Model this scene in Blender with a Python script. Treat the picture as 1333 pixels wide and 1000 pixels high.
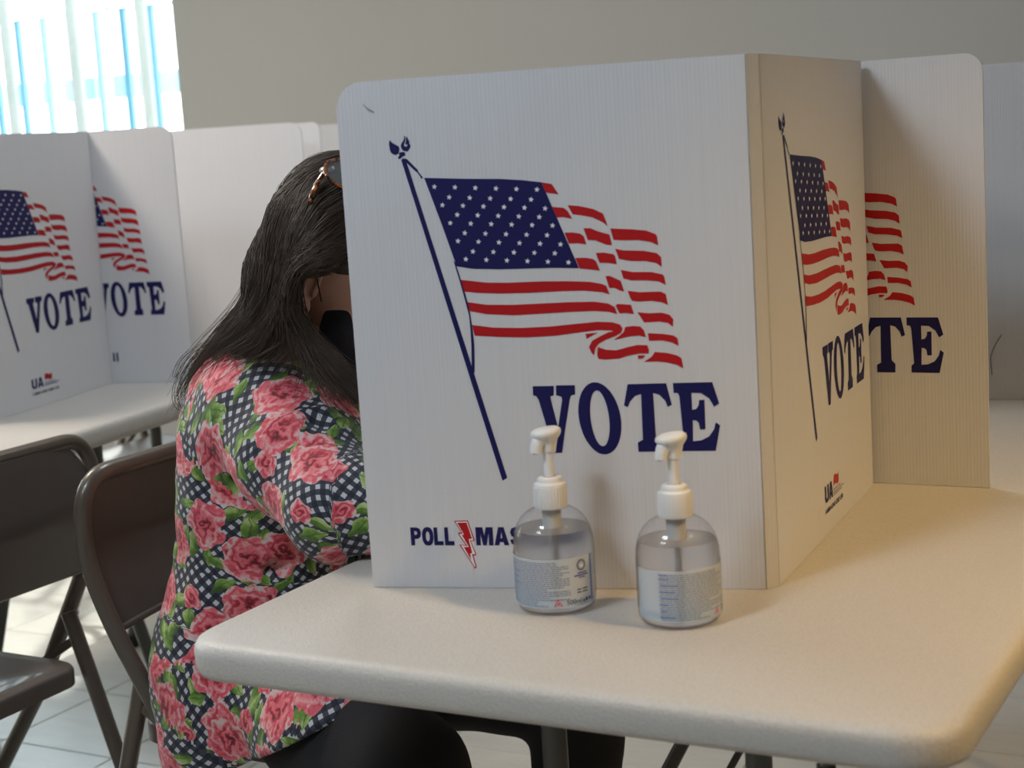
import bpy, math, random, json
import numpy as np
from mathutils import Vector, Matrix
from mathutils.geometry import tessellate_polygon
random.seed(7); np.random.seed(7)
S = bpy.context.scene
for o in list(bpy.data.objects): bpy.data.objects.remove(o)
COL = S.collection
PI = math.pi

# ------------------------------------------------------------------ camera, world, lights, exposure
cam = bpy.data.cameras.new('camera'); co = bpy.data.objects.new('camera', cam); COL.objects.link(co); S.camera = co
cam.sensor_width = 36.0; cam.lens = 2107/1333*36
p, r = 0.152, -0.0629
cp, sp, cr, sr = math.cos(p), math.sin(p), math.cos(r), math.sin(r)
fwd = Vector((0, cp, -sp)); up0 = Vector((0, sp, cp)); rt0 = Vector((1, 0, 0))
rt = rt0*cr + up0*sr; up = up0*cr - rt0*sr
M = Matrix((rt, up, -fwd)).transposed().to_4x4(); M.translation = (0, 0, 1.204)
co.matrix_world = M
cam.clip_start = .05
cam.dof.use_dof = True; cam.dof.focus_distance = 1.95; cam.dof.aperture_fstop = 7.1

TH = -.5046
D1 = Vector((math.cos(TH), math.sin(TH), 0)); D2 = Vector((-math.sin(TH), math.cos(TH), 0))
C0 = Vector((-.350, 1.528, 0))
def RM(a, b, z=0): return C0 + D1*a + D2*b + Vector((0, 0, z))
ROOMROT = TH

W = bpy.data.worlds.new('sky'); S.world = W; W.use_nodes = True
nt = W.node_tree; nt.nodes.clear()
wo = nt.nodes.new('ShaderNodeOutputWorld'); bg = nt.nodes.new('ShaderNodeBackground')
bg.inputs[0].default_value = (.86, .95, 1.0, 1); bg.inputs[1].default_value = 7
nt.links.new(bg.outputs[0], wo.inputs[0])

def light(name, kind, loc, target, energy, color, size=.5, size_y=None):
    l = bpy.data.lights.new(name, kind); l.energy = energy; l.color = color
    if kind == 'AREA':
        l.size = size
        if size_y: l.shape = 'RECTANGLE'; l.size_y = size_y
    if kind == 'SUN': l.angle = size
    o = bpy.data.objects.new(name, l); COL.objects.link(o); o.location = loc
    o.rotation_euler = (Vector(target) - Vector(loc)).to_track_quat('-Z', 'Y').to_euler()
    return o
light('cool_ceiling_lamp', 'AREA', (-1.0, .62, 2.52), (.1, 1.7, .8), 34, (.76, .87, 1.0), .50, .50)
ws = light('warm_ceiling_lamp', 'SPOT', (1.55, .50, 2.50), (.66, 1.60, .62), 215, (1.0, .64, .25)); ws.data.spot_size = math.radians(46); ws.data.spot_blend = 1.0; ws.data.shadow_soft_size = .07
light('rear_ceiling_lamp', 'AREA', (.05, 3.0, 2.58), (.0, 2.8, 0), 13, (.86, .93, 1.0), .45, .45)
light('front_fill_lamp', 'AREA', RM(-.6, -2.3, 2.58), RM(-.4, -1.2, 0), 20, (.88, .94, 1.0), .6, .6)  # unseen lamp added as frontal fill on panel, table edge and bottles
for _n, _c, _t, _sx, _sy in (('window_1_portal', RM(-3.4, 3.22, 1.6), RM(-3.4, 0, 1.6), 1.7, 1.3), ('fill_window_portal', RM(-5.22, 1.6, 1.62), RM(0, 1.6, 1.62), 2.0, 1.35)):
    _p = light(_n, 'AREA', _c, _t, 1, (1, 1, 1), _sx, _sy); _p.data.cycles.is_portal = True  # the second portal serves the added left-wall window
light('far_ceiling_lamp', 'AREA', RM(-1.95, .75, 2.58), RM(-1.7, 1.1, 0), 50, (1.0, .90, .80), .6, .6)
light('sunlight', 'SUN', (-3, 6, 6), Vector((-3, 6, 6)) + D1*.57 - D2*1.04 + Vector((0, 0, -1.2)), 7, (1, .97, .9), .02)
S.view_settings.view_transform = 'Standard'; S.view_settings.look = 'None'
S.view_settings.exposure = 0.0; S.view_settings.gamma = 1; S.view_settings.use_curve_mapping = False

# ------------------------------------------------------------------ node helpers
class NB:
    def __init__(s, m): s.t = m.node_tree
    def n(s, ty, **kw):
        x = s.t.nodes.new(ty)
        for k, v in kw.items(): setattr(x, k, v)
        return x
    def put(s, sock, v):
        if isinstance(v, bpy.types.NodeSocket): s.t.links.new(v, sock)
        elif v is not None: sock.default_value = v
    def m(s, op, a, b=None, c=None, clamp=False):
        x = s.n('ShaderNodeMath', operation=op, use_clamp=clamp)
        s.put(x.inputs[0], a)
        if b is not None: s.put(x.inputs[1], b)
        if c is not None: s.put(x.inputs[2], c)
        return x.outputs[0]
    def mix(s, f, a, b):
        x = s.n('ShaderNodeMix', data_type='RGBA'); s.put(x.inputs[0], f); s.put(x.inputs[6], a); s.put(x.inputs[7], b)
        return x.outputs[2]
    def noise(s, vec, scale, detail=2, rough=.5, dist=0):
        x = s.n('ShaderNodeTexNoise'); s.put(x.inputs['Vector'], vec); x.inputs['Scale'].default_value = scale
        x.inputs['Detail'].default_value = detail; x.inputs['Roughness'].default_value = rough; x.inputs['Distortion'].default_value = dist
        return x.outputs
    def ramp(s, f, stops):
        x = s.n('ShaderNodeValToRGB'); s.put(x.inputs[0], f); e = x.color_ramp.elements
        while len(e) < len(stops): e.new(.5)
        for i, (pp, c) in enumerate(stops): e[i].position = pp; e[i].color = (*c, 1) if len(c) == 3 else c
        return x.outputs[0]
    def bump(s, h, strength, dist):
        x = s.n('ShaderNodeBump'); s.put(x.inputs['Height'], h); x.inputs['Strength'].default_value = strength; x.inputs['Distance'].default_value = dist
        return x.outputs[0]
def base_mat(name):
    m = bpy.data.materials.new(name); m.use_nodes = True
    return m, NB(m), m.node_tree.nodes['Principled BSDF'], m.node_tree.nodes['Material Output']
def mat(name, col, rough=.5, metal=0, var=.06, vscale=30, bump=0, bscale=200, spec=.5, coat=0, mapping=None, **kw):
    m, b, P, out = base_mat(name)
    tc = b.n('ShaderNodeTexCoord').outputs['Object']
    if mapping:
        mp = b.n('ShaderNodeMapping'); b.put(mp.inputs[0], tc); mp.inputs['Scale'].default_value = mapping; tc = mp.outputs[0]
    f = b.noise(tc, vscale, 3)[0]
    c = b.mix(f, (*[x*(1-var) for x in col], 1), (*[min(1, x*(1+var)) for x in col], 1))
    b.put(P.inputs['Base Color'], c)
    P.inputs['Roughness'].default_value = rough; P.inputs['Metallic'].default_value = metal
    P.inputs['Specular IOR Level'].default_value = spec; P.inputs['Coat Weight'].default_value = coat
    if bump: b.put(P.inputs['Normal'], b.bump(b.noise(tc, bscale, 2)[0], 1, bump))
    for k, v in kw.items(): P.inputs[k.replace('_', ' ')].default_value = v
    return m

# ------------------------------------------------------------------ object helpers
def tag(o, label=None, cat=None, group=None, kind=None):
    if label: o['label'] = label
    if cat: o['category'] = cat
    if group: o['group'] = group
    if kind: o['kind'] = kind
    return o
def empty(name, loc=(0, 0, 0), rz=0):
    o = bpy.data.objects.new(name, None); COL.objects.link(o); o.location = loc; o.rotation_euler = (0, 0, rz); o.empty_display_size = .05
    return o
def mesh_obj(name, verts, faces, m, parent=None, smooth=False):
    me = bpy.data.meshes.new(name); me.from_pydata([tuple(v) for v in verts], [], faces); me.update()
    if smooth: me.polygons.foreach_set('use_smooth', [True]*len(me.polygons))
    o = bpy.data.objects.new(name, me); COL.objects.link(o)
    if m: me.materials.append(m)
    if parent: o.parent = parent
    return o
class MB:
    """collects boxes, tubes and lathes into one mesh"""
    def __init__(s): s.v = []; s.f = []
    def add(s, vs, fs):
        k = len(s.v); s.v += [Vector(v) for v in vs]; s.f += [tuple(i+k for i in f) for f in fs]; return s
    def box(s, a, b, bev=0):
        (x0, y0, z0), (x1, y1, z1) = a, b
        if not bev:
            vs = [(x, y, z) for x in (x0, x1) for y in (y0, y1) for z in (z0, z1)]
            return s.add(vs, [(0,1,3,2),(4,6,7,5),(0,4,5,1),(2,3,7,6),(0,2,6,4),(1,5,7,3)])
        # bevelled: stacked rounded rectangles
        rings = []
        for ins, z in ((bev, z0), (0, z0+bev), (0, z1-bev), (bev, z1)):
            rings.append([(x0+ins, y0+ins, z), (x1-ins, y0+ins, z), (x1-ins, y1-ins, z), (x0+ins, y1-ins, z)])
        return s.loft(rings, True, True)
    def loft(s, rings, cap0=False, cap1=False, closed=True):
        n = len(rings[0]); vs = [v for R_ in rings for v in R_]; fs = []
        for i in range(len(rings)-1):
            for j in range(n if closed else n-1):
                a = i*n+j; b_ = i*n+(j+1) % n
                fs.append((a, b_, b_+n, a+n))
        if cap0: fs.append(tuple(range(n-1, -1, -1)))
        if cap1: fs.append(tuple((len(rings)-1)*n+j for j in range(n)))
        return s.add(vs, fs)
    def tube(s, pts, rad, n=10, cap=True, flat=1.0):
        pts = [Vector(q) for q in pts]; rings = []; prev = None
        for i, q in enumerate(pts):
            t = (pts[min(i+1, len(pts)-1)] - pts[max(i-1, 0)]).normalized()
            if prev is None:
                a = Vector((0, 0, 1)) if abs(t.z) < .9 else Vector((1, 0, 0)); nn = t.cross(a).normalized()
            else: nn = (prev - t*prev.dot(t)).normalized()
            prev = nn; bb = t.cross(nn); R_ = rad[i] if isinstance(rad, (list, tuple)) else rad
            rings.append([q + nn*math.cos(k*2*PI/n)*R_ + bb*math.sin(k*2*PI/n)*R_*flat for k in range(n)])
        return s.loft(rings, cap, cap)
    def lathe(s, prof, n=40, c=(0, 0), cap0=True, cap1=True):
        rings = [[(c[0]+R_*math.cos(k*2*PI/n), c[1]+R_*math.sin(k*2*PI/n), z) for k in range(n)] for R_, z in prof]
        return s.loft(rings, cap0, cap1)
    def build(s, name, m, parent=None, smooth=True, angle=40):
        o = mesh_obj(name, s.v, s.f, m, parent)
        if smooth:
            o.data.polygons.foreach_set('use_smooth', [True]*len(o.data.polygons))
            try: o.data.set_sharp_from_angle(angle=math.radians(angle))
            except Exception: pass
        return o
def smooth_path(pts, sub=6):
    pts = [Vector(q) for q in pts]; out = []
    for i in range(len(pts)-1):
        p0 = pts[max(i-1, 0)]; p1 = pts[i]; p2 = pts[i+1]; p3 = pts[min(i+2, len(pts)-1)]
        for k in range(sub):
            t = k/sub
            out.append(.5*((2*p1) + (p2-p0)*t + (2*p0-5*p1+4*p2-p3)*t*t + (3*p1-p0-3*p2+p3)*t**3))
    out.append(pts[-1]); return out
def fillet(pts, rad, n=6):
    """round the corners of an open polyline"""
    pts = [Vector(q) for q in pts]; out = [pts[0]]
    for i in range(1, len(pts)-1):
        a, b, c = pts[i-1], pts[i], pts[i+1]
        r_ = rad[i] if isinstance(rad, dict) and i in rad else (0 if isinstance(rad, dict) else rad)
        if not r_: out.append(b); continue
        u, v = (a-b).normalized(), (c-b).normalized()
        d = min(r_, (a-b).length*.49, (c-b).length*.49)
        s_, e_ = b+u*d, b+v*d
        for k in range(n+1):
            t = k/n; out.append((1-t)**2*s_ + 2*t*(1-t)*b + t*t*e_)
    out.append(pts[-1]); return out
def rrect(x0, y0, x1, y1, rad, n=8):
    out = []
    for cx, cy, a0 in ((x1-rad, y0+rad, -90), (x1-rad, y1-rad, 0), (x0+rad, y1-rad, 90), (x0+rad, y0+rad, 180)):
        for k in range(n+1):
            a = math.radians(a0 + 90*k/n); out.append((cx+rad*math.cos(a), cy+rad*math.sin(a)))
    return out
def flat(name, polys, m, parent, y, scale=(1, 1), off=(0, 0), flip=False):
    """flat print: list of [outer, holes...] loops in (u, z), laid in the plane y of the parent's local frame"""
    vs, fs = [], []
    for loops in polys:
        L = [[Vector((u*scale[0]+off[0], z*scale[1]+off[1], 0)) for u, z in lp] for lp in loops]
        k = len(vs)
        for lp in L: vs += [(q.x, y, q.y) for q in lp]
        fs += [tuple(i+k for i in t) for t in tessellate_polygon(L)]
    return mesh_obj(name, vs, fs, m, parent)
GL = {
 'P': [[(0,0),(0,1),(.60,1),(.85,.93),(.97,.70),(.88,.46),(.64,.36),(.34,.36),(.34,0)], [(.34,.58),(.54,.58),(.63,.68),(.54,.79),(.34,.79)]],
 'L': [[(0,0),(0,1),(.36,1),(.36,.23),(.92,.23),(.92,0)]],
 'M': [[(0,0),(0,1),(.40,1),(.50,.52),(.60,1),(1,1),(1,0),(.74,0),(.74,.66),(.60,0),(.40,0),(.26,.66),(.26,0)]],
 'A': [[(0,0),(.31,1),(.69,1),(1,0),(.68,0),(.63,.18),(.37,.18),(.32,0)], [(.42,.38),(.58,.38),(.50,.74)]],
 'S': [[(.02,.32),(.12,.08),(.48,-.02),(.84,.06),(.97,.30),(.88,.52),(.60,.60),(.38,.66),(.38,.76),(.52,.80),(.64,.72),(.94,.72),(.86,.93),(.50,1.02),(.16,.94),(.05,.72),(.14,.50),(.42,.42),(.62,.34),(.62,.23),(.48,.18),(.34,.22),(.32,.32)]],
 'T': [[(.34,0),(.34,.77),(0,.77),(0,1),(1,1),(1,.77),(.66,.77),(.66,0)]],
 'E': [[(0,0),(0,1),(.92,1),(.92,.78),(.35,.78),(.35,.61),(.86,.61),(.86,.40),(.35,.40),(.35,.22),(.94,.22),(.94,0)]],
 'R': [[(0,0),(0,1),(.62,1),(.90,.90),(.95,.70),(.86,.52),(.72,.46),(.88,.36),(.98,0),(.64,0),(.57,.30),(.46,.38),(.34,.38),(.34,0)], [(.34,.58),(.54,.58),(.62,.68),(.54,.79),(.34,.79)]],
 'I': [[(.30,0),(.30,1),(.70,1),(.70,0)]],
 'U': [[(0,1),(0,.30),(.14,.06),(.50,-.02),(.86,.06),(1,.30),(1,1),(.66,1),(.66,.32),(.50,.20),(.34,.32),(.34,1)]],
 'O': [[(.5+.52*math.copysign(abs(math.cos(a))**.85, math.cos(a)), .5+.52*math.copysign(abs(math.sin(a))**.85, math.sin(a))) for a in [k*2*PI/24 for k in range(24)]],
       [(.5+.18*math.cos(a), .5+.28*math.sin(a)) for a in [k*2*PI/16 for k in range(16)]]]}
def heavy(s_, x, z, w, h):
    adv = {'M': 1.22, 'A': 1.02, 'I': .58, 'L': .92, 'T': .92, ' ': .45, 'S': .98}
    tot = sum(adv.get(c, 1.0) for c in s_); out_ = []; cx = 0; u = w/tot
    for c in s_:
        a_ = adv.get(c, 1.0)
        if c != ' ':
            gw = a_*(.94 if c != 'I' else 1.3); ox = -.15 if c == 'I' else 0
            out_.append([[(x+u*(cx+(ox+q_[0])*gw if c != 'I' else cx+(q_[0]-.3)*gw), z+h*q_[1]) for q_ in lp] for lp in GL[c]])
        cx += a_
    return out_
def text_polys(s, x, z, w, h, bold=.0):
    """builtin font outlines as triangles scaled to the box x..x+w, z..z+h"""
    cu = bpy.data.curves.new('t', 'FONT'); cu.body = s; cu.size = 1; cu.offset = bold; cu.resolution_u = 3
    o = bpy.data.objects.new('t', cu); COL.objects.link(o)
    dg = bpy.context.evaluated_depsgraph_get(); me = bpy.data.meshes.new_from_object(o.evaluated_get(dg))
    V = [v.co.copy() for v in me.vertices]; x0 = min(v.x for v in V); x1 = max(v.x for v in V); y0 = min(v.y for v in V); y1 = max(v.y for v in V)
    V = [(x+(v.x-x0)/(x1-x0)*w, z+(v.y-y0)/(y1-y0)*h) for v in V]
    F = [[V[i] for i in pl.vertices] for pl in me.polygons]
    bpy.data.objects.remove(o); bpy.data.curves.remove(cu); bpy.data.meshes.remove(me)
    return [[f] for f in F]

# ------------------------------------------------------------------ materials
def plastic_sheet(name, col, trans=.22):
    m, b, P, out = base_mat(name)
    tc = b.n('ShaderNodeTexCoord').outputs['Object']; sx = b.n('ShaderNodeSeparateXYZ'); b.put(sx.inputs[0], tc)
    flute = b.m('SINE', b.m('MULTIPLY', sx.outputs[0], 2*PI/.0042))
    mp = b.n('ShaderNodeMapping'); b.put(mp.inputs[0], tc); mp.inputs['Scale'].default_value = (260, 1, 3)
    st = b.noise(mp.outputs[0], 1, 2)[0]
    c = b.mix(st, (*[x*.95 for x in col], 1), (*[min(1, x*1.03) for x in col], 1))
    sm = b.noise(tc, 9, 4, .6)[0]
    c = b.mix(b.m('MULTIPLY', b.m('GREATER_THAN', sm, .73), .12), c, (.45, .40, .33, 1))
    b.put(P.inputs['Base Color'], c); P.inputs['Roughness'].default_value = .42; P.inputs['Specular IOR Level'].default_value = .35
    h = b.m('ADD', b.m('MULTIPLY', flute, .5), st)
    nrm = b.bump(h, .32, .0004); b.put(P.inputs['Normal'], nrm)
    tr = b.n('ShaderNodeBsdfTranslucent'); b.put(tr.inputs[0], c)
    mx = b.n('ShaderNodeMixShader'); mx.inputs[0].default_value = trans
    b.put(mx.inputs[1], P.outputs[0]); b.put(mx.inputs[2], tr.outputs[0]); b.put(out.inputs[0], mx.outputs[0])
    return m
M_sheet = plastic_sheet('corrugated_plastic', (.70, .70, .715))
M_fold = plastic_sheet('scored_fold_plastic', (.70, .67, .62), .4)
M_navy = mat('navy_print', (.008, .007, .075), .5, var=.04, spec=.25)
M_red = mat('red_print', (.40, .007, .010), .5, var=.05, spec=.25)
M_star = mat('white_print', (.74, .74, .77), .5, var=.02)
M_grey = mat('grey_print', (.16, .17, .26), .5)
M_wall = mat('painted_wall', (.36, .348, .318), .8, bump=.0006, bscale=120, var=.03, vscale=2)
M_ceil = mat('ceiling_paint', (.72, .71, .68), .9, var=.03)
M_white = mat('window_frame_paint', (.80, .81, .80), .5)
M_steel = mat('brown_powder_coated_steel', (.105, .085, .066), .34, metal=.25, var=.06, coat=.25)
M_steel_in = mat('brown_steel_sheet', (.100, .083, .072), .42, metal=.2, var=.08, coat=.12)
M_leg = mat('grey_table_leg_steel', (.11, .11, .10), .4, metal=.5)
M_rubber = mat('black_rubber', (.012, .012, .012), .7)
M_pump = mat('white_pump_plastic', (.80, .79, .77), .38, var=.02, Subsurface_Weight=.15, Subsurface_Radius=(.004, .003, .002))
M_pants = mat('black_trousers', (.006, .006, .008), .9, bump=.0008, bscale=500)
M_skin = mat('skin', (.62, .35, .25), .5, var=.10, vscale=60, bump=.0003, bscale=900, Subsurface_Weight=.2, Subsurface_Radius=(.01, .004, .002))
M_mask = mat('black_mask_cloth', (.008, .009, .012), .85, bump=.0004, bscale=900)
M_eye = mat('eye_white', (.7, .68, .65), .3)
M_iris = mat('brown_iris', (.04, .02, .01), .2)
M_shoe = mat('black_shoe_leather', (.01, .01, .01), .4)
def table_mat():
    m, b, P, out = base_mat('blow_moulded_plastic')
    tc = b.n('ShaderNodeTexCoord').outputs['Object']
    a = b.noise(tc, 3, 5, .6)[0]; g = b.noise(tc, 330, 2, .7)[0]; sp_ = b.noise(tc, 46, 4, .7)[0]
    c = b.mix(a, (.51, .485, .445, 1), (.56, .535, .50, 1))
    c = b.mix(b.m('MULTIPLY', b.m('SUBTRACT', g, .42, clamp=True), 1.9, clamp=True), c, (.43, .39, .33, 1))
    c = b.mix(b.m('MULTIPLY', b.m('SUBTRACT', sp_, .66, clamp=True), 3.0, clamp=True), c, (.34, .28, .22, 1))
    b.put(P.inputs['Base Color'], c); P.inputs['Roughness'].default_value = .42
    b.put(P.inputs['Normal'], b.bump(b.m('ADD', g, sp_), .8, .0010)); return m
M_table = table_mat()
def floor_mat(name, c0, c1):
    m, b, P, out = base_mat(name)
    tc = b.n('ShaderNodeTexCoord').outputs['Object']; oi = b.n('ShaderNodeObjectInfo').outputs['Random']
    v = b.n('ShaderNodeVectorMath', operation='ADD'); b.put(v.inputs[0], tc); b.put(v.inputs[1], b.m('MULTIPLY', oi, 9.0))
    mp = b.n('ShaderNodeMapping'); b.put(mp.inputs[0], v.outputs[0]); mp.inputs['Scale'].default_value = (6, 22, 10)
    a = b.noise(mp.outputs[0], 1.2, 5, .62, .6)[0]; g = b.noise(tc, 60, 3, .7)[0]
    c = b.mix(b.m('ADD', b.m('MULTIPLY', a, .8), b.m('MULTIPLY', oi, .25)), (*c0, 1), (*c1, 1))
    c = b.mix(b.m('MULTIPLY', b.m('SUBTRACT', g, .68, clamp=True), 3, clamp=True), c, (.16, .14, .12, 1))
    b.put(P.inputs['Base Color'], c); P.inputs['Roughness'].default_value = .22; return m
M_tile = floor_mat('vinyl_tile', (.40, .38, .34), (.54, .515, .465))
M_slab = mat('floor_adhesive', (.22, .20, .17), .8)

# ------------------------------------------------------------------ room shell (aligned with the tables)
AX0, AX1, BY0, BY1, HZ = -5.2, 3.8, -4.0, 3.2, 2.72
def room_box(name, a, b, m, kind='structure', parent=None, bev=0):
    mb = MB(); mb.box(a, b, bev); o = mb.build(name, m, None, smooth=False)
    o.location = C0; o.rotation_euler = (0, 0, TH)
    if kind: o['kind'] = kind
    return o
floor = room_box('floor', (AX0, BY0, -.12), (AX1, BY1, -.004), M_slab)
room_box('ceiling', (AX0-.2, BY0-.2, HZ), (AX1+.2, BY1+.2, HZ+.12), M_ceil)
mb = MB(); mb.box((AX0-.2, BY0, -.12), (AX0, .6, HZ)); mb.box((AX0-.2, 2.6, -.12), (AX0, BY1+.2, HZ)); mb.box((AX0-.2, .6, -.12), (AX0, 2.6, .95)); mb.box((AX0-.2, .6, 2.3), (AX0, 2.6, HZ))
wl = mb.build('wall_left', M_wall, None, smooth=False); wl.location = C0; wl.rotation_euler = (0, 0, TH); wl['kind'] = 'structure'
mb = MB()
for a, b_ in (((-.14, .6, .95), (-.08, 2.6, 1.0)), ((-.14, .6, 2.25), (-.08, 2.6, 2.3)), ((-.14, .6, .95), (-.08, .65, 2.3)), ((-.14, 2.55, .95), (-.08, 2.6, 2.3)), ((-.14, 1.575, .95), (-.08, 1.625, 2.3))): mb.box((AX0+a[0], a[1], a[2]), (AX0+b_[0], b_[1], b_[2]))
wl = mb.build('fill_window', M_white, None, smooth=False); wl.location = C0; wl.rotation_euler = (0, 0, TH); wl['kind'] = 'structure'  # unseen window added so daylight brightens the back wall from the left
room_box('wall_right', (AX1, BY0, -.12), (AX1+.2, BY1+.2, HZ), M_wall)
room_box('wall_front', (AX0-.2, BY0-.2, -.12), (AX1+.2, BY0, HZ), M_wall)
WX0, WX1, WZ0, WZ1 = -4.25, -2.58, .95, 2.25
mb = MB()
mb.box((AX0-.2, BY1, -.12), (WX0, BY1+.2, HZ)); mb.box((WX1, BY1, -.12), (AX1+.2, BY1+.2, HZ))
mb.box((WX0, BY1, -.12), (WX1, BY1+.2, WZ0)); mb.box((WX0, BY1, WZ1), (WX1, BY1+.2, HZ))
wb = mb.build('wall_back', M_wall, None, smooth=False); wb.location = C0; wb.rotation_euler = (0, 0, TH); wb['kind'] = 'structure'
room_box('baseboard_back', (AX0, BY1-.014, 0), (AX1, BY1, .10), mat('dark_vinyl_cove', (.05, .045, .04), .5))
# tiles
TS = .3048
tile_me = None; k = 0; rest = MB()
cand = []
for i in range(int((AX1-AX0)/TS)):
    for j in range(int((BY1-BY0)/TS)):
        a, b_ = AX0+i*TS, BY0+j*TS; c = RM(a+TS/2, b_+TS/2)
        d = c - Vector((0, 0, 1.204)); z = d.dot(fwd)
        vis = False
        if z > .5:
            x = 666.5+2107*d.dot(rt)/z; y = 500-2107*d.dot(up)/z; vis = -150 < x < 1480 and y < 1250
        cand.append((0 if vis else 1, d.length, a, b_))
cand.sort()
for n_, (vf, dl, a, b_) in enumerate(cand):
    if n_ < 290:
        if tile_me is None:
            q = MB(); g = .0012
            q.loft([[(g, g, -.004), (TS-g, g, -.004), (TS-g, TS-g, -.004), (g, TS-g, -.004)], [(g, g, -.0008), (TS-g, g, -.0008), (TS-g, TS-g, -.0008), (g, TS-g, -.0008)],
                    [(g+.0012, g+.0012, 0), (TS-g-.0012, g+.0012, 0), (TS-g-.0012, TS-g-.0012, 0), (g+.0012, TS-g-.0012, 0)]], False, True)
            t = q.build('floor_tile', M_tile, floor, smooth=False); tile_me = t.data
        else:
            t = bpy.data.objects.new('floor_tile', tile_me); COL.objects.link(t); t.parent = floor
        t.location = (a, b_, 0)
    else: rest.box((a+.0012, b_+.0012, -.004), (a+TS-.0012, b_+TS-.0012, 0))
t = rest.build('outer_floor_tiles', M_tile, floor, smooth=False); t['kind'] = 'stuff'

# window in the back wall: frame, sheer glass, mullions
win = bpy.data.objects.new('window_1', None)
mb = MB()
yy0, yy1 = BY1+.06, BY1+.12
for a, b_ in (((WX0, yy0, WZ0), (WX1, yy1, WZ0+.05)), ((WX0, yy0, WZ1-.05), (WX1, yy1, WZ1)), ((WX0, yy0, WZ0), (WX0+.05, yy1, WZ1))): mb.box(a, b_)
mb.box((WX1-.012, yy0, WZ0), (WX1, yy1, WZ1))
wf = mb.build('window_1', M_white, None, smooth=False); wf.location = C0; wf.rotation_euler = (0, 0, TH); wf['kind'] = 'structure'
M_sheer, b, P, out = base_mat('sheer_drape')
sx = b.n('ShaderNodeSeparateXYZ'); b.put(sx.inputs[0], b.n('ShaderNodeTexCoord').outputs['Object'])
cc = b.mix(b.noise(b.n('ShaderNodeTexCoord').outputs['Object'], 40)[0], (.62, .66, .64, 1), (.72, .74, .72, 1))
b.put(P.inputs['Base Color'], cc); P.inputs['Roughness'].default_value = .8
tr = b.n('ShaderNodeBsdfTranslucent'); b.put(tr.inputs[0], cc); mx = b.n('ShaderNodeMixShader'); mx.inputs[0].default_value = .45
b.put(mx.inputs[1], P.outputs[0]); b.put(mx.inputs[2], tr.outputs[0]); b.put(out.inputs[0], mx.outputs[0])
for xc in (-3.115, -2.795, -3.44, -3.76):
    q = MB(); w_ = .024
    ring = []
    for z in (WZ0+.05, 1.4, 1.6, 1.8, WZ1-.05):
        rr = [(xc + w_*math.cos(t_), yy0+.03 + .02*math.sin(t_), z) for t_ in [k*2*PI/12 for k in range(12)]]
        ring.append(rr)
    q.loft(ring, True, True); q.build('mullion', M_sheer, wf)
M_glass, b, P, out = base_mat('window_glass')
g1 = b.n('ShaderNodeBsdfTransparent'); g2 = b.n('ShaderNodeBsdfGlossy'); g2.inputs['Roughness'].default_value = .02
lwg = b.n('ShaderNodeLayerWeight'); lwg.inputs[0].default_value = .5; mx = b.n('ShaderNodeMixShader')
nz = b.noise(b.n('ShaderNodeTexCoord').outputs['Object'], 3)[0]; b.put(g1.inputs[0], b.mix(nz, (.93, .97, .97, 1), (.97, .99, .99, 1)))
b.put(mx.inputs[0], b.m('ADD', b.m('MULTIPLY', b.m('POWER', lwg.outputs['Facing'], 5.0), .8), .04)); b.put(mx.inputs[1], g1.outputs[0]); b.put(mx.inputs[2], g2.outputs[0]); b.put(out.inputs[0], mx.outputs[0])
q = MB(); q.box((WX0+.05, yy0+.055, WZ0+.05), (WX1-.012, yy0+.058, WZ1-.05)); q.build('window_pane', M_glass, wf, smooth=False)
# security grille outside
M_grille = mat('pale_blue_grille_paint', (.16, .40, .58), .6)
gr = empty('window_grille', RM(0, 0, 0), TH); tag(gr, 'pale blue metal security grille with scrolls outside the window', 'window grille')
gy = BY1+.34; XB0, XBS = -2.831, .1325
for k in range(16):
    xb = XB0 - k*XBS
    q = MB(); q.box((xb-.014, gy-.008, .8), (xb+.014, gy+.008, 1.752)); q.build('grille_bar', M_grille, gr, smooth=False)
q = MB(); q.box((-4.4, gy-.010, 1.752), (-2.5, gy+.010, 1.759)); q.build('grille_rail', M_grille, gr, smooth=False)
for k in range(9):
    q = MB(); xc = -2.60-.19*k
    q.tube([(xc+.085*math.cos(t_), gy, 1.88+.115*math.sin(t_)) for t_ in [PI*.9+PI*1.15*u/14 for u in range(15)]], .005, 6); q.build('grille_scroll', M_grille, gr)
# low balcony wall with pickets across the street side
bal = empty('balcony_railing', RM(0, 0, 0), TH); tag(bal, 'pale blue picketed railing band seen beyond the window grille', 'railing')
M_rail = mat('pale_blue_railing', (.42, .60, .68), .7, var=.15, vscale=6)
M_rail2 = mat('blue_railing_picket', (.20, .45, .65), .7)
q = MB(); q.box((-7.0, 4.38, 1.475), (-2.0, 4.42, 1.575)); q.build('rail_panel', M_rail, bal, smooth=False)
for k in range(26):
    xb = -2.9-.16*k+.03*math.sin(k*5.1)
    q = MB(); q.box((xb-.02, 4.355, 1.473), (xb+.02-.008*(k % 3), 4.38, 1.577)); q.build('picket', M_rail2, bal, smooth=False)

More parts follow.
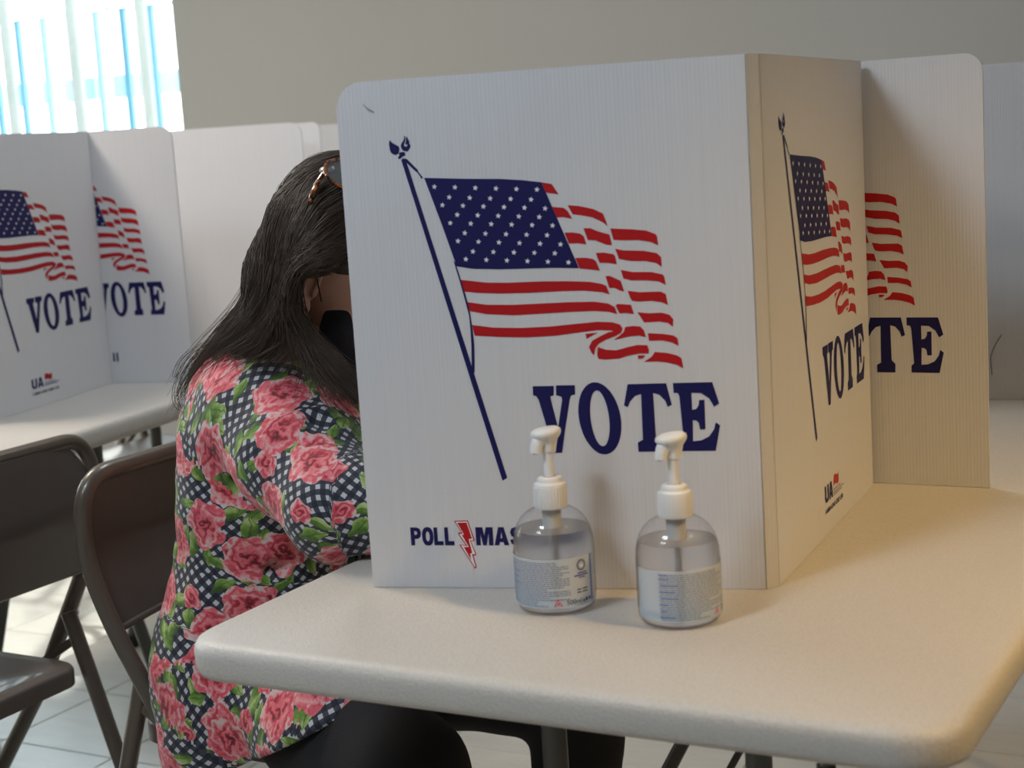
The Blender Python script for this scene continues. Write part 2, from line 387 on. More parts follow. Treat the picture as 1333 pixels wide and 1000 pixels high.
# ------------------------------------------------------------------ ceiling fixtures holding the lamps
def fixture(name, loc, rx, ry, label, rot):
    o = empty(name, loc, rot); tag(o, label, 'ceiling light')
    q = MB(); q.box((-rx, -ry, .02), (rx, ry, HZ-loc[2]), .004); q.build('housing', M_white, o, smooth=False)
    return o
fixture('ceiling_light', (-1.0, .62, 2.53), .29, .29, 'square white ceiling light above the left of the front table', 0)
fixture('ceiling_light', (1.55, .50, 2.51), .14, .14, 'small warm pendant ceiling light to the right of the front table', 0)
fixture('ceiling_light', (.05, 3.0, 2.60), .25, .25, 'square white ceiling light above the middle of the front table', 0)
q_ = RM(-.6, -2.3, 2.60); fixture('ceiling_light', tuple(q_), .32, .32, 'large square housing of the added fill light behind the camera', TH)  # out-of-view fixture added to go with the frontal fill lamp
q_ = RM(-1.95, .75, 2.60); fixture('ceiling_light', tuple(q_), .32, .32, 'large square ceiling light above the left tables', TH)

# ------------------------------------------------------------------ tables
def table(name, label, origin, ang, L, Wd=.762, legs=True):
    """origin = near-left corner, x across the width, y along the length"""
    o = empty(name, origin, ang); tag(o, label, 'table')
    H = .737; prof = [(.016, 0), (.009, -.0012), (.004, -.004), (.001, -.009), (0, -.014), (.0005, -.030), (.003, -.036), (.010, -.039), (.022, -.040), (.026, -.046), (.034, -.048)]
    rings = []
    for ins, dz in [(.10, 0)] + prof:
        rings.append([(x, y, H+dz) for x, y in rrect(ins, ins, Wd-ins, L-ins, max(.055-ins*.6, .012), 10)])
    q = MB(); q.loft(rings, False, True); q.f[-1] = tuple(q.f[-1])
    n = len(rings[0]); q.f.append(tuple(range(n-1, -1, -1)))
    # flip winding so normals face out
    q.f = [tuple(reversed(f)) for f in q.f]
    q.build('tabletop', M_table, o, angle=50)
    for yy in (.27, L-.27):
        s_ = 1 if yy < L/2 else -1
        for xx, sgn in ((.275, -1), (Wd-.26, 1)):
            q = MB(); q.tube(fillet([(xx, yy, .69), (xx, yy, .46), (xx+sgn*.13, yy, .02)], {1: .05}), .0135, 12)
            lg = q.build('leg', M_leg, o); q = MB(); q.tube([(xx+sgn*.13, yy, .0), (xx+sgn*.13, yy, .03)], .018, 12); q.build('foot_cap', M_rubber, lg)
        q = MB(); q.tube([(.26, yy, .44), (Wd-.26, yy, .44)], .010, 8); q.build('crossbar', M_leg, o)
        q = MB(); q.tube([(Wd/2-.03, yy, .46), (Wd/2+.02, yy+s_*.36, .68)], .008, 8); q.tube([(Wd/2+.03, yy, .46), (Wd/2+.10, yy+s_*.36, .68)], .004, 8); q.build('brace', M_leg, o)
    return o
table('folding_table', 'off-white folding table in front holding two sanitizer bottles', tuple(RM(0, 0)), TH, 1.83)
LA = math.radians(68.2); ld = Vector((math.cos(LA), math.sin(LA), 0)); ln = Vector((math.sin(LA), -math.cos(LA), 0))
seam = Vector((-.520, 3.44, 0))
# left tables: the long edge facing the chairs runs along ld ; near end at x = width
o1 = seam - ld*1.835 - ln*.762
table('folding_table', 'grey-white folding table at left, behind the empty folding chair', tuple(o1), LA-PI/2, 1.83)
o2 = seam + ld*.003 - ln*.762
table('folding_table', 'far folding table at left, butted behind the printed screens', tuple(o2), LA-PI/2, 1.22)

# ------------------------------------------------------------------ voting booths
ART = json.loads('''{"navy":[[[0.0551,0.47],[0.0563,0.4675],[0.0596,0.4653],[0.0634,0.463],[0.0644,0.4608],[0.0636,0.4576],[0.0623,0.4555],[0.0602,0.4543],[0.0577,0.455],[0.0552,0.4567],[0.054,0.4603],[0.0535,0.4658],[0.0541,0.4682]],[[0.0701,0.4737],[0.0713,0.4718],[0.0714,0.4696],[0.0703,0.4664],[0.0693,0.4643],[0.07,0.4627],[0.0714,0.462],[0.0726,0.463],[0.0733,0.4646],[0.0721,0.4639],[0.0707,0.4648],[0.0718,0.468],[0.0726,0.4728],[0.0737,0.4705],[0.0755,0.4669],[0.075,0.4651],[0.0761,0.4639],[0.0762,0.4617],[0.0752,0.4599],[0.0737,0.4584],[0.073,0.4572],[0.0705,0.4575],[0.0682,0.4581],[0.0664,0.4607],[0.066,0.4634],[0.0671,0.4661],[0.069,0.4681],[0.0702,0.4708]],[[0.0632,0.4565],[0.0658,0.4568],[0.0679,0.4571],[0.0698,0.4567],[0.07,0.4545],[0.0703,0.4534],[0.0684,0.453],[0.0663,0.452],[0.0648,0.4505],[0.063,0.4501],[0.062,0.4517],[0.0639,0.4538]],[[0.0694,0.4508],[0.0716,0.4495],[0.0822,0.4381],[0.0826,0.4362],[0.0862,0.4313],[0.0873,0.4297],[0.0849,0.4292],[0.0845,0.4309],[0.0809,0.436],[0.0792,0.4372],[0.0721,0.4446],[0.0708,0.4463]],[[0.0653,0.449],[0.0677,0.4508],[0.0701,0.4495],[0.097,0.345],[0.1339,0.2006],[0.1551,0.1177],[0.1499,0.1145],[0.128,0.2007],[0.0916,0.3452]],[[0.1132,0.3443],[0.1181,0.3243],[0.1231,0.3013],[0.1258,0.287],[0.1263,0.2727],[0.1261,0.2584],[0.125,0.2325],[0.1261,0.2267],[0.1278,0.2296],[0.1293,0.2583],[0.1285,0.2726],[0.1273,0.2869],[0.1259,0.2984],[0.1202,0.3228],[0.115,0.3428]],[[0.0882,0.4298],[0.131,0.4265],[0.1669,0.4244],[0.1897,0.422],[0.2096,0.4188],[0.2429,0.3313],[0.2191,0.3328],[0.1905,0.3332],[0.1617,0.3336],[0.1328,0.3353],[0.1162,0.3385],[0.1028,0.3839]]],"red":[[[0.2097,0.4188],[0.22,0.4165],[0.2265,0.4059],[0.2137,0.4082]],[[0.2193,0.3938],[0.2309,0.3922],[0.2345,0.3889],[0.2389,0.3808],[0.2303,0.3831],[0.2232,0.3831]],[[0.2349,0.3948],[0.2464,0.3933],[0.2604,0.3897],[0.2703,0.3846],[0.2744,0.3718],[0.2699,0.3758],[0.2599,0.3813],[0.2485,0.384],[0.2395,0.3854]],[[0.2301,0.3676],[0.2385,0.3674],[0.2461,0.3659],[0.2498,0.3628],[0.2517,0.3548],[0.243,0.3564],[0.234,0.3566]],[[0.2497,0.3711],[0.2567,0.3707],[0.2643,0.3672],[0.2756,0.3635],[0.2776,0.3527],[0.2712,0.3539],[0.2612,0.3585],[0.2535,0.3592]],[[0.2768,0.3695],[0.2975,0.3678],[0.3126,0.3658],[0.3213,0.362],[0.3228,0.3601],[0.3239,0.3506],[0.3171,0.3543],[0.3046,0.3568],[0.2893,0.3572],[0.2794,0.3581]],[[0.2396,0.3417],[0.2499,0.3416],[0.2576,0.34],[0.2605,0.3379],[0.264,0.328],[0.2544,0.3296],[0.2435,0.3311]],[[0.2609,0.3459],[0.2695,0.3459],[0.2784,0.3438],[0.2802,0.3419],[0.2814,0.3336],[0.2741,0.3352],[0.2641,0.336]],[[0.2806,0.3492],[0.2888,0.3472],[0.3091,0.3459],[0.3216,0.3432],[0.3259,0.3393],[0.3264,0.3292],[0.3211,0.3332],[0.3111,0.3357],[0.2959,0.3364],[0.2839,0.3389]],[[0.2693,0.3223],[0.2734,0.3225],[0.2846,0.317],[0.2873,0.3063],[0.2829,0.3075],[0.2779,0.3105],[0.2727,0.3104]],[[0.285,0.328],[0.2966,0.3254],[0.3157,0.3246],[0.3269,0.3216],[0.3283,0.3196],[0.3293,0.3114],[0.3228,0.3148],[0.3102,0.3166],[0.2949,0.3172],[0.2873,0.3194]],[[0.291,0.3069],[0.3024,0.305],[0.324,0.3048],[0.329,0.302],[0.3306,0.2911],[0.3248,0.2942],[0.3147,0.2959],[0.3019,0.2957],[0.2956,0.2966],[0.2932,0.2998]],[[0.278,0.2927],[0.28,0.294],[0.2935,0.2928],[0.2962,0.2832],[0.2885,0.2847],[0.2815,0.2846]],[[0.2998,0.285],[0.3115,0.2835],[0.3243,0.2837],[0.3318,0.2813],[0.3353,0.2765],[0.3345,0.2691],[0.3301,0.2731],[0.3213,0.2749],[0.306,0.2745]],[[0.3093,0.2636],[0.3232,0.2625],[0.3346,0.2605],[0.3385,0.2578],[0.3395,0.2499],[0.333,0.2536],[0.3229,0.2559],[0.3099,0.2559]],[[0.3153,0.2445],[0.3274,0.2432],[0.3374,0.2404],[0.3417,0.2373],[0.3429,0.2274],[0.337,0.2308],[0.3269,0.2336],[0.3168,0.2349],[0.304,0.2349],[0.3119,0.2398]],[[0.2865,0.2705],[0.2943,0.2714],[0.3019,0.2706],[0.3055,0.2663],[0.3068,0.2598],[0.3002,0.2616],[0.2899,0.261],[0.2821,0.2593],[0.2743,0.258],[0.2796,0.2613],[0.285,0.2656]],[[0.2577,0.2511],[0.266,0.2482],[0.2763,0.2473],[0.288,0.2501],[0.2984,0.2521],[0.308,0.2515],[0.3093,0.2469],[0.3089,0.2431],[0.2993,0.2434],[0.2889,0.2418],[0.2784,0.2388],[0.2654,0.2382],[0.2577,0.2392],[0.2566,0.2433]],[[0.2766,0.2666],[0.2797,0.2639],[0.2771,0.262],[0.2665,0.2585],[0.2585,0.2543],[0.255,0.2498],[0.2533,0.2428],[0.2509,0.2461],[0.2486,0.2513],[0.2522,0.2577],[0.2616,0.2625],[0.2695,0.2659]],[[0.2461,0.265],[0.2585,0.2659],[0.2498,0.2616],[0.2468,0.2595]],[[0.2979,0.2415],[0.3056,0.2413],[0.3029,0.2384],[0.2983,0.2379]],[[0.1196,0.3246],[0.1464,0.3207],[0.1681,0.3197],[0.2041,0.3197],[0.2325,0.3187],[0.2537,0.3172],[0.2648,0.3149],[0.2696,0.3127],[0.2727,0.3038],[0.2644,0.3066],[0.2461,0.3087],[0.2249,0.3091],[0.189,0.3085],[0.1601,0.3089],[0.1384,0.3104],[0.1224,0.3124]],[[0.1243,0.3017],[0.1449,0.2981],[0.1739,0.2969],[0.2027,0.2973],[0.2313,0.2976],[0.2568,0.2971],[0.2708,0.2948],[0.2769,0.2908],[0.2793,0.2838],[0.2703,0.2864],[0.2563,0.2878],[0.2308,0.2878],[0.2021,0.2869],[0.1732,0.2863],[0.1442,0.2885],[0.1269,0.2922]],[[0.1281,0.278],[0.1506,0.2744],[0.1796,0.2731],[0.2085,0.2735],[0.2372,0.2754],[0.2585,0.2768],[0.274,0.2758],[0.2816,0.2732],[0.2839,0.2689],[0.2826,0.2655],[0.2804,0.2635],[0.2721,0.2675],[0.2581,0.2684],[0.2366,0.2663],[0.2151,0.2641],[0.1862,0.2633],[0.1573,0.2645],[0.1303,0.2668]]],"stars":[[0.0985,0.4202],[0.12,0.4185],[0.1413,0.4168],[0.1626,0.4151],[0.1837,0.4134],[0.2047,0.4118],[0.1133,0.4089],[0.1347,0.4072],[0.156,0.4055],[0.1771,0.4039],[0.1981,0.4022],[0.1056,0.4013],[0.1271,0.3996],[0.1485,0.3978],[0.1697,0.3961],[0.1909,0.3944],[0.2119,0.3926],[0.1205,0.3908],[0.1419,0.3892],[0.1632,0.3876],[0.1844,0.386],[0.2054,0.3844],[0.1126,0.3828],[0.1341,0.3812],[0.1554,0.3797],[0.1765,0.3782],[0.1976,0.3767],[0.2185,0.3752],[0.1272,0.372],[0.1487,0.3704],[0.1701,0.3688],[0.1913,0.3673],[0.2124,0.3658],[0.1194,0.3642],[0.1409,0.3625],[0.1622,0.3609],[0.1835,0.3593],[0.2046,0.3577],[0.2256,0.3561],[0.1344,0.3529],[0.1558,0.3515],[0.1771,0.3501],[0.1982,0.3488],[0.2192,0.3474],[0.1264,0.3454],[0.1479,0.3438],[0.1693,0.3423],[0.1905,0.3407],[0.2116,0.3392],[0.2326,0.3376]],"vote":[[[[0.1879,0.2128],[0.2099,0.2126],[0.2093,0.2031],[0.206,0.202],[0.2062,0.1982],[0.212,0.1696],[0.2179,0.1979],[0.2173,0.2013],[0.212,0.2031],[0.2124,0.2132],[0.2319,0.2129],[0.2317,0.2034],[0.2274,0.2022],[0.2259,0.1986],[0.2184,0.1636],[0.2147,0.1431],[0.2063,0.1432],[0.2009,0.1673],[0.1935,0.1985],[0.1912,0.2024],[0.1879,0.2036]]],[[[0.2776,0.1725],[0.2773,0.1669],[0.2765,0.1615],[0.2752,0.1565],[0.2734,0.152],[0.2712,0.1482],[0.2686,0.1451],[0.2657,0.1428],[0.2625,0.1414],[0.2592,0.1409],[0.2558,0.1413],[0.2523,0.1427],[0.249,0.1449],[0.2458,0.148],[0.2429,0.1518],[0.2403,0.1562],[0.238,0.1612],[0.2363,0.1667],[0.2349,0.1724],[0.2342,0.1782],[0.2339,0.1841],[0.2342,0.1897],[0.235,0.1952],[0.2363,0.2001],[0.2381,0.2046],[0.2404,0.2084],[0.243,0.2114],[0.2459,0.2136],[0.2491,0.215],[0.2524,0.2154],[0.2558,0.215],[0.2592,0.2136],[0.2625,0.2114],[0.2657,0.2083],[0.2686,0.2046],[0.2712,0.2001],[0.2734,0.1952],[0.2752,0.1898],[0.2765,0.1842],[0.2773,0.1783]],[[0.2655,0.1731],[0.2654,0.1687],[0.265,0.1646],[0.2644,0.1608],[0.2636,0.1574],[0.2626,0.1546],[0.2615,0.1523],[0.2602,0.1506],[0.2587,0.1497],[0.2573,0.1494],[0.2557,0.1499],[0.2542,0.151],[0.2527,0.1529],[0.2513,0.1553],[0.25,0.1584],[0.2489,0.1619],[0.2479,0.1658],[0.2471,0.17],[0.2465,0.1745],[0.2462,0.179],[0.2461,0.1835],[0.2462,0.1878],[0.2466,0.192],[0.2472,0.1957],[0.248,0.1991],[0.249,0.2019],[0.2501,0.2042],[0.2514,0.2058],[0.2528,0.2067],[0.2543,0.207],[0.2558,0.2065],[0.2574,0.2054],[0.2588,0.2035],[0.2602,0.2011],[0.2615,0.1981],[0.2627,0.1946],[0.2637,0.1907],[0.2644,0.1865],[0.265,0.1821],[0.2654,0.1776]]],[[[0.2861,0.2126],[0.325,0.2126],[0.3297,0.1905],[0.3255,0.1886],[0.3234,0.1947],[0.3175,0.2011],[0.3114,0.2029],[0.3121,0.1586],[0.3168,0.1536],[0.3163,0.1431],[0.2936,0.1431],[0.2934,0.1526],[0.2988,0.1555],[0.2992,0.2022],[0.2929,0.2004],[0.2876,0.1947],[0.2849,0.189],[0.2812,0.191]]],[[[0.3319,0.2126],[0.3711,0.2126],[0.3772,0.1911],[0.3719,0.1876],[0.3675,0.1962],[0.3597,0.2018],[0.35,0.2023],[0.35,0.1851],[0.3541,0.1859],[0.3567,0.1899],[0.3573,0.1948],[0.3626,0.195],[0.3624,0.1652],[0.3569,0.165],[0.3559,0.1719],[0.3536,0.1741],[0.35,0.1745],[0.3494,0.1531],[0.3575,0.1538],[0.3658,0.1577],[0.371,0.165],[0.3729,0.1721],[0.3772,0.1687],[0.3716,0.1431],[0.3367,0.1433],[0.3368,0.1519],[0.3402,0.1549],[0.3377,0.1993],[0.3362,0.2023],[0.3322,0.2027]]]],"bolt_out":[[0.0945,0.0721],[0.1096,0.0727],[0.1158,0.0511],[0.1132,0.05],[0.1116,0.0504],[0.1166,0.0353],[0.1132,0.0345],[0.116,0.0222],[0.114,0.0205],[0.0986,0.0466],[0.1056,0.0459],[0.0982,0.058],[0.0987,0.0597],[0.1017,0.0594]],"bolt_mid":[[0.0962,0.0712],[0.1089,0.0716],[0.1144,0.0514],[0.1124,0.051],[0.1105,0.0515],[0.1152,0.0362],[0.1123,0.0365],[0.1119,0.0353],[0.1148,0.0228],[0.1139,0.0225],[0.1004,0.0459],[0.1077,0.0447],[0.0994,0.058],[0.1033,0.0583]],"bolt_in":[[0.098,0.0701],[0.1082,0.0703],[0.113,0.0532],[0.1093,0.0524],[0.1122,0.0375],[0.1098,0.037],[0.1106,0.0297],[0.1034,0.044],[0.1089,0.0441],[0.1021,0.0572],[0.1045,0.0574]]}''')
TT = .7375; BH = .53
def panel_outline(L, r0, r1, dz=0):
    """outline in (u, z) with rounded free corners at u=0 (r0) and u=L (r1)"""
    pts = [(0, 0), (L, 0)]
    def arc(cx, cz, rr, a0, a1): return [(cx+rr*math.cos(math.radians(a0+(a1-a0)*k/8)), cz+rr*math.sin(math.radians(a0+(a1-a0)*k/8))) for k in range(9)]
    pts += arc(L-r1, BH-r1, r1, 0, 90) if r1 else [(L, BH)]
    pts += arc(r0, BH-r0, r0, 90, 180) if r0 else [(0, BH)]
    return pts
def panel(name, P0, P1, parent, r0=0, r1=0, th=.004, m=None):
    P0 = Vector((*P0, 0)); P1 = Vector((*P1, 0)); L = (P1-P0).length; a = math.atan2(P1.y-P0.y, P1.x-P0.x)
    pts = panel_outline(L, r0, r1); n = len(pts)
    q = MB(); q.loft([[(u, -th/2, z) for u, z in pts], [(u, th/2, z) for u, z in pts]], True, True)
    q.f = [tuple(reversed(f)) for f in q.f]
    o = q.build(name, m or M_sheet, parent, smooth=False)
    W0 = parent.location
    o.location = P0 - Vector((W0.x, W0.y, 0)); o.rotation_euler = (0, 0, a)
    return o, L
def art(o, kind, side=-1, sc=1, off=0, umax=None, umin=None):
    """flag, lettering and marks printed on the panel face at local y = side*..."""
    y = side*.0024; y2 = side*.0026
    def F(name, polys, m, yy):
        if umax is not None:
            pl = []
            for lp in polys:
                us = [u*sc+off for u, z in lp[0]]
                if max(us) < umax and min(us) > (umin or -9): pl.append(lp)
            polys = pl
        if not polys: return None
        if side > 0: pass
        return flat(name, polys, m, o, yy, (sc, 1), (off, 0))
    F('flag_stripes', [[q] for q in ART['red']], M_red, y)
    F('flag_pole_and_canton', [[q] for q in ART['navy']], M_navy, y)
    stars = []
    for u, z in ART['stars']:
        stars.append([[(u + rr*math.cos(a), z + rr*math.sin(a)) for rr, a in [((.0030, .00125)[k % 2], math.radians(78+36*k)) for k in range(10)]]])
    F('flag_stars', stars, M_star, y2)
    F('vote_lettering', ART['vote'], M_navy, y)
    if kind == 'poll':
        F('maker_lettering', heavy('POLL', .0460, .0458, .0490, .0194), M_navy, y); F('maker_lettering', heavy('MASTER II', .1172, .0458, .1258, .0194), M_navy, y)
        F('lightning_bolt', [[ART['bolt_out']]], M_red, y)
        F('lightning_outline', [[ART['bolt_mid']]], M_star, side*.0025)
        F('lightning_fill', [[ART['bolt_in']]], M_red, side*.0026)
    if kind == 'ua':
        F('maker_lettering', heavy('UA', .178, .0365, .035, .0195), M_navy, y); F('phone_lettering', text_polys('1-800-UNI USE UA', .179, .0238, .0765, .0058, .035), M_navy, y)
        wave = [(.2165+.0215*t, .0585+.0018*math.sin(t*2*PI)+.001*t) for t in [k/10 for k in range(11)]] + [(.2165+.0215*t, .0475+.0018*math.sin(t*2*PI)+.001*t) for t in [1-k/10 for k in range(11)]]
        F('maker_flag_mark', [[wave]], M_red, y)
        F('maker_small_lines', [[[(.2150, z), (.2150+w, z), (.2150+w, z+.0016), (.2150, z+.0016)]] for z, w in ((.0425, .030), (.0392, .043), (.0365, .036))], M_grey, y)

bk = Vector((.2515, 1.5769, 0))
# front booth: near side A, back B, far side D
b1 = empty('voting_booth', (.1, 1.8, TT)); tag(b1, 'large white voting booth on front table behind the two bottles, full flag and VOTE', 'voting booth')
A0 = (-.1609, 1.6799); A1 = (.2425, 1.5790); B0 = (.2560, 1.5868); B1 = (.4480, 2.0100)
pa, _ = panel('side_panel', A0, A1, b1, r0=.028); art(pa, 'poll')
q = MB(); q.box((.0165, -.0023, .4985), (.0230, -.0020, .5010)); q.f = q.f
pf, _ = panel('fold_strip', A1, B0, b1, m=M_fold)
pb, LB = panel('back_panel', B0, B1, b1); art(pb, 'ua', sc=1.154, off=-.0015)
D1_ = (B1[0]-.42*math.cos(math.radians(28.4))-.004, B1[1]+.42*math.sin(math.radians(28.4))-.002)
panel('side_panel', (B1[0]-.004, B1[1]-.001), D1_, b1, r1=.028)
# second booth, back to back: near side C, back, far side F (plain inside)
b2 = empty('voting_booth', (.4, 2.4, TT)); tag(b2, 'white voting booth at right behind the front booth, showing only TE and half a flag', 'voting booth')
cd = Vector((math.cos(math.radians(-28.4)), math.sin(math.radians(-28.4)), 0))
C1 = Vector((.5827, 1.9555, 0)); Cs = C1 - cd*.430
pc, _ = panel('side_panel', Cs[:2], C1[:2], b2, r1=.022); art(pc, 'poll')
Fq = Vector((.779, 2.561, 0)); fd = Vector((math.cos(math.radians(-24)), math.sin(math.radians(-24)), 0))
F0 = Fq - fd*.34; F1 = Fq + fd*.11
pk, _ = panel('back_panel', (Cs[0], Cs[1]+.004), F0[:2], b2)
pF, _ = panel('side_panel', F0[:2], F1[:2], b2, r1=.022)
q = MB(); q.tube(smooth_path([(.3467, -.0024, .1046), (.3406, -.0024, .0948), (.3345, -.0024, .0836), (.3295, -.0024, .0675), (.3309, -.0024, .0400)], 4), .0007, 6); q.build('pen_scratch', M_rubber, pF)
# left booths
b3 = empty('voting_booth', (-1.1, 3.2, TT)); tag(b3, 'white voting booth at the left edge, cropped flag and maker mark on it', 'voting booth')
E1b = Vector((-.845, 3.425, 0)); ed = Vector((math.cos(math.radians(73.6)), math.sin(math.radians(73.6)), 0)); E1a = E1b - ed*.488
pe, _ = panel('back_panel', E1a[:2], E1b[:2], b3); art(pe, 'ua', sc=1.24, off=-.05)
pn, _ = panel('side_panel', (E1a.x-.41, E1a.y+.097), E1a[:2], b3, r0=.028); art(pn, 'poll')
panel('side_panel', (E1b.x-.008, E1b.y-.016), (E1b.x-.40, E1b.y+.068), b3, r1=.028)
b4 = empty('voting_booth', (-.9, 3.7, TT)); tag(b4, 'white voting booth second from left, showing a bare brightly lit inner panel', 'voting booth')
E2r = Vector((-.662, 3.355, 0)); e2d = Vector((math.cos(math.radians(-16)), math.sin(math.radians(-16)), 0)); E2l = E2r - e2d*.42
E2l = E2l + Vector((0, .012, 0))
p2, _ = panel('side_panel', E2l[:2], E2r[:2], b4, r1=.028); art(p2, 'poll', sc=.892, off=.037)
E3l = Vector((-.930, 4.010, 0)); E3r = Vector((-.463, 3.914, 0))
panel('back_panel', (E2l.x, E2l.y+.005), E3l[:2], b4)
panel('side_panel', E3l[:2], E3r[:2], b4, r1=.028)
b5 = empty('voting_booth', (-.6, 4.3, TT)); tag(b5, 'grey shaded voting booth farthest back, a sliver above the woman\'s hair', 'voting booth')
panel('side_panel', (-.80, 4.16), (-.435, 4.06), b5, r1=.02)
panel('back_panel', (-.80, 4.165), (-.62, 4.70), b5)
panel('side_panel', (-.62, 4.70), (-.25, 4.60), b5, r1=.028)
# small tape mark on the front panel
q = MB(); q.tube([(.029, -.0024, .5075), (.033, -.0024, .503), (.040, -.0024, .499)], [.0012, .003, .0018], 8, flat=.1)
q.build('scuff_mark', mat('brown_scuff', (.30, .27, .24), .7), pa)

# ------------------------------------------------------------------ folding chairs
def chair_parts(o):
    prof = [(.20, .0), (-.06, .355), (-.195, .585), (-.232, .68), (-.218, .785)]
    side = []
    for sx_ in (1, -1): side.append([(sx_*.225, y, z) for y, z in prof])
    path = side[0] + list(reversed(side[1])); rad = {1: .03, 2: .09, 3: .05, 4: .075, 5: .075, 6: .05, 7: .09, 8: .03}
    q = MB(); q.tube(fillet(path, rad, 8), .0125, 12); q.build('frame', M_steel, o)
    # back panel: sheet inside the tube, rounded like the frame
    q = MB(); NX, NZ = 24, 12; rows = []
    for j in range(NZ+1):
        t = j/NZ; row = []
        for i in range(NX+1):
            x = -.218+.436*i/NX; e = abs(x)/.218
            zt = .783 - (.060*max(0, (abs(x)-.160)/.058)**2); zb = .572+.006*(1-e**2)
            z = zb+(zt-zb)*t
            yb = np.interp(z, [.5, .585, .68, .785], [-.165, -.195, -.232, -.218])
            row.append((x, yb - .012*(1-e**2) , z))
        rows.append(row)
    vs = [v for R_ in rows for v in R_] + [(x, y-.003, z) for R_ in rows for x, y, z in R_]; n = NX+1; off = len(vs)//2; fs = []
    for j in range(NZ):
        for i in range(NX):
            a = j*n+i; fs.append((a+n, a+n+1, a+1, a)); fs.append((a+off, a+1+off, a+n+1+off, a+n+off))
    for i in range(NX): fs.append((i, i+1, i+1+off, i+off)); a = NZ*n+i; fs.append((a+1, a, a+off, a+1+off))
    q.add(vs, fs); q.build('backrest', M_steel_in, o)
    q = MB(); pts = [( -.213+.426*i/20, float(-.190 - .012*(1-(abs(-1+i/10))**2)), .572+.006*(1-(abs(-1+i/10))**2)) for i in range(21)]; q.tube(pts, .005, 8); q.build('backrest_hem', M_steel, o)
    # seat pan, dished with a rolled skirt
    rings = []
    for ins, z in ((.0, -.030), (.0, -.008), (.0025, -.003), (.008, 0), (.030, -.001), (.06, -.006), (.11, -.010)):
        ol = rrect(-.198+ins, -.205+ins, .198-ins, .185-ins, max(.045-ins*.3, .02), 6)
        rings.append([(x*(1-.05*max(0, -y/.2)) if ins < .02 else x*(1-.05*max(0, -y/.2)), y, .432+z) for x, y in ol])
    q = MB(); q.loft(rings, False, True); q.build('seat', M_steel_in, o, angle=60)
    for sx_ in (1, -1):
        q = MB(); q.tube([(sx_*.2035, -.165, .505), (sx_*.2035, -.20, .40), (sx_*.2035, -.33, .0)], [.0125, .0125, .0115], 10)
        lg = q.build('rear_leg', M_steel, o)
        q = MB(); q.tube([(sx_*.2035, -.33, -.0), (sx_*.2035, -.322, .03)], .015, 10); q.build('foot_cap', M_rubber, lg)
        q = MB(); q.tube([(sx_*.225, .2, 0), (sx_*.225, .18, .028)], .016, 10); q.build('foot_cap', M_rubber, o)
        q = MB(); q.box((sx_*.206-.003, -.175, .455), (sx_*.206+.003, -.04, .470)); 
        for i, v in enumerate(q.v): v.z += -(v.y+.175)*1.0*.6
        q.build('hinge_link', M_steel, o, smooth=False)
        q = MB(); q.tube([(sx_*.190, -.150, .418), (sx_*.2005, -.150, .418)], .0045, 10); q.build('rivet', M_rivet, o)
    q = MB(); q.tube([(-.20, -.255, .20), (.20, -.255, .20)], .009, 8); q.build('rear_crossbar', M_steel, o)
    q = MB(); q.tube([(-.222, .10, .135), (.222, .10, .135)], .009, 8); q.build('front_crossbar', M_steel, o)
M_rivet = mat('bare_steel_rivet', (.6, .6, .6), .3, metal=1)
def copy_tree(o, parent=None):
    c = o.copy(); COL.objects.link(c); c.parent = parent
    for ch in [x for x in bpy.data.objects if x.parent == o]: copy_tree(ch, c)
    return c
GRP = 'brown metal folding chairs'
def face(dv): return math.atan2(dv.y, dv.x) - PI/2
ch2 = empty('folding_chair', (-.286, 2.235, 0), face(D1)); chair_parts(ch2)
tag(ch2, 'brown metal folding chair the woman is sitting on, its backrest behind her', 'chair', GRP)
ch1 = copy_tree(ch2); ch1.location = (-.965, 2.381, 0); ch1.rotation_euler = (0, 0, face(-D1))
tag(ch1, 'empty brown metal folding chair at the left edge, tucked to the left table', 'chair', GRP)
ch3 = copy_tree(ch2); ch3.location = (-.93, 4.27, 0); ch3.rotation_euler = (0, 0, face(-ld))
tag(ch3, 'folding chair glimpsed beneath the left table, its seat catching light', 'chair', GRP)

# ------------------------------------------------------------------ sanitizer bottles
def clear_mat(name, tint, refr, ior, rough=.02, edge=.35):
    m, b, P, out = base_mat(name)
    tp = b.n('ShaderNodeBsdfTransparent'); lw = b.n('ShaderNodeLayerWeight'); lw.inputs[0].default_value = .5
    nz = b.noise(b.n('ShaderNodeTexCoord').outputs['Object'], 25)[0]
    c = b.mix(nz, (*[x*.985 for x in tint], 1), (*tint, 1))
    c = b.mix(b.m('MULTIPLY', b.m('POWER', lw.outputs['Facing'], 4.0), edge), c, (.36, .38, .42, 1)); b.put(tp.inputs[0], c)
    gl = b.n('ShaderNodeBsdfGlass'); gl.inputs['IOR'].default_value = ior; gl.inputs['Roughness'].default_value = rough; b.put(gl.inputs[0], c)
    m1 = b.n('ShaderNodeMixShader'); m1.inputs[0].default_value = refr; b.put(m1.inputs[1], tp.outputs[0]); b.put(m1.inputs[2], gl.outputs[0])
    gs = b.n('ShaderNodeBsdfGlossy'); gs.inputs['Roughness'].default_value = .04
    m2 = b.n('ShaderNodeMixShader'); b.put(m2.inputs[0], b.m('ADD', b.m('MULTIPLY', b.m('POWER', lw.outputs['Facing'], 4.0), .55), .035)); b.put(m2.inputs[1], m1.outputs[0]); b.put(m2.inputs[2], gs.outputs[0])
    b.put(out.inputs[0], m2.outputs[0]); return m
M_pet = clear_mat('clear_bottle_plastic', (.985, .985, .99), .0, 1.45, edge=.40)
M_gel = clear_mat('clear_gel', (.98, .98, .985), .88, 1.34, .30, edge=.20)
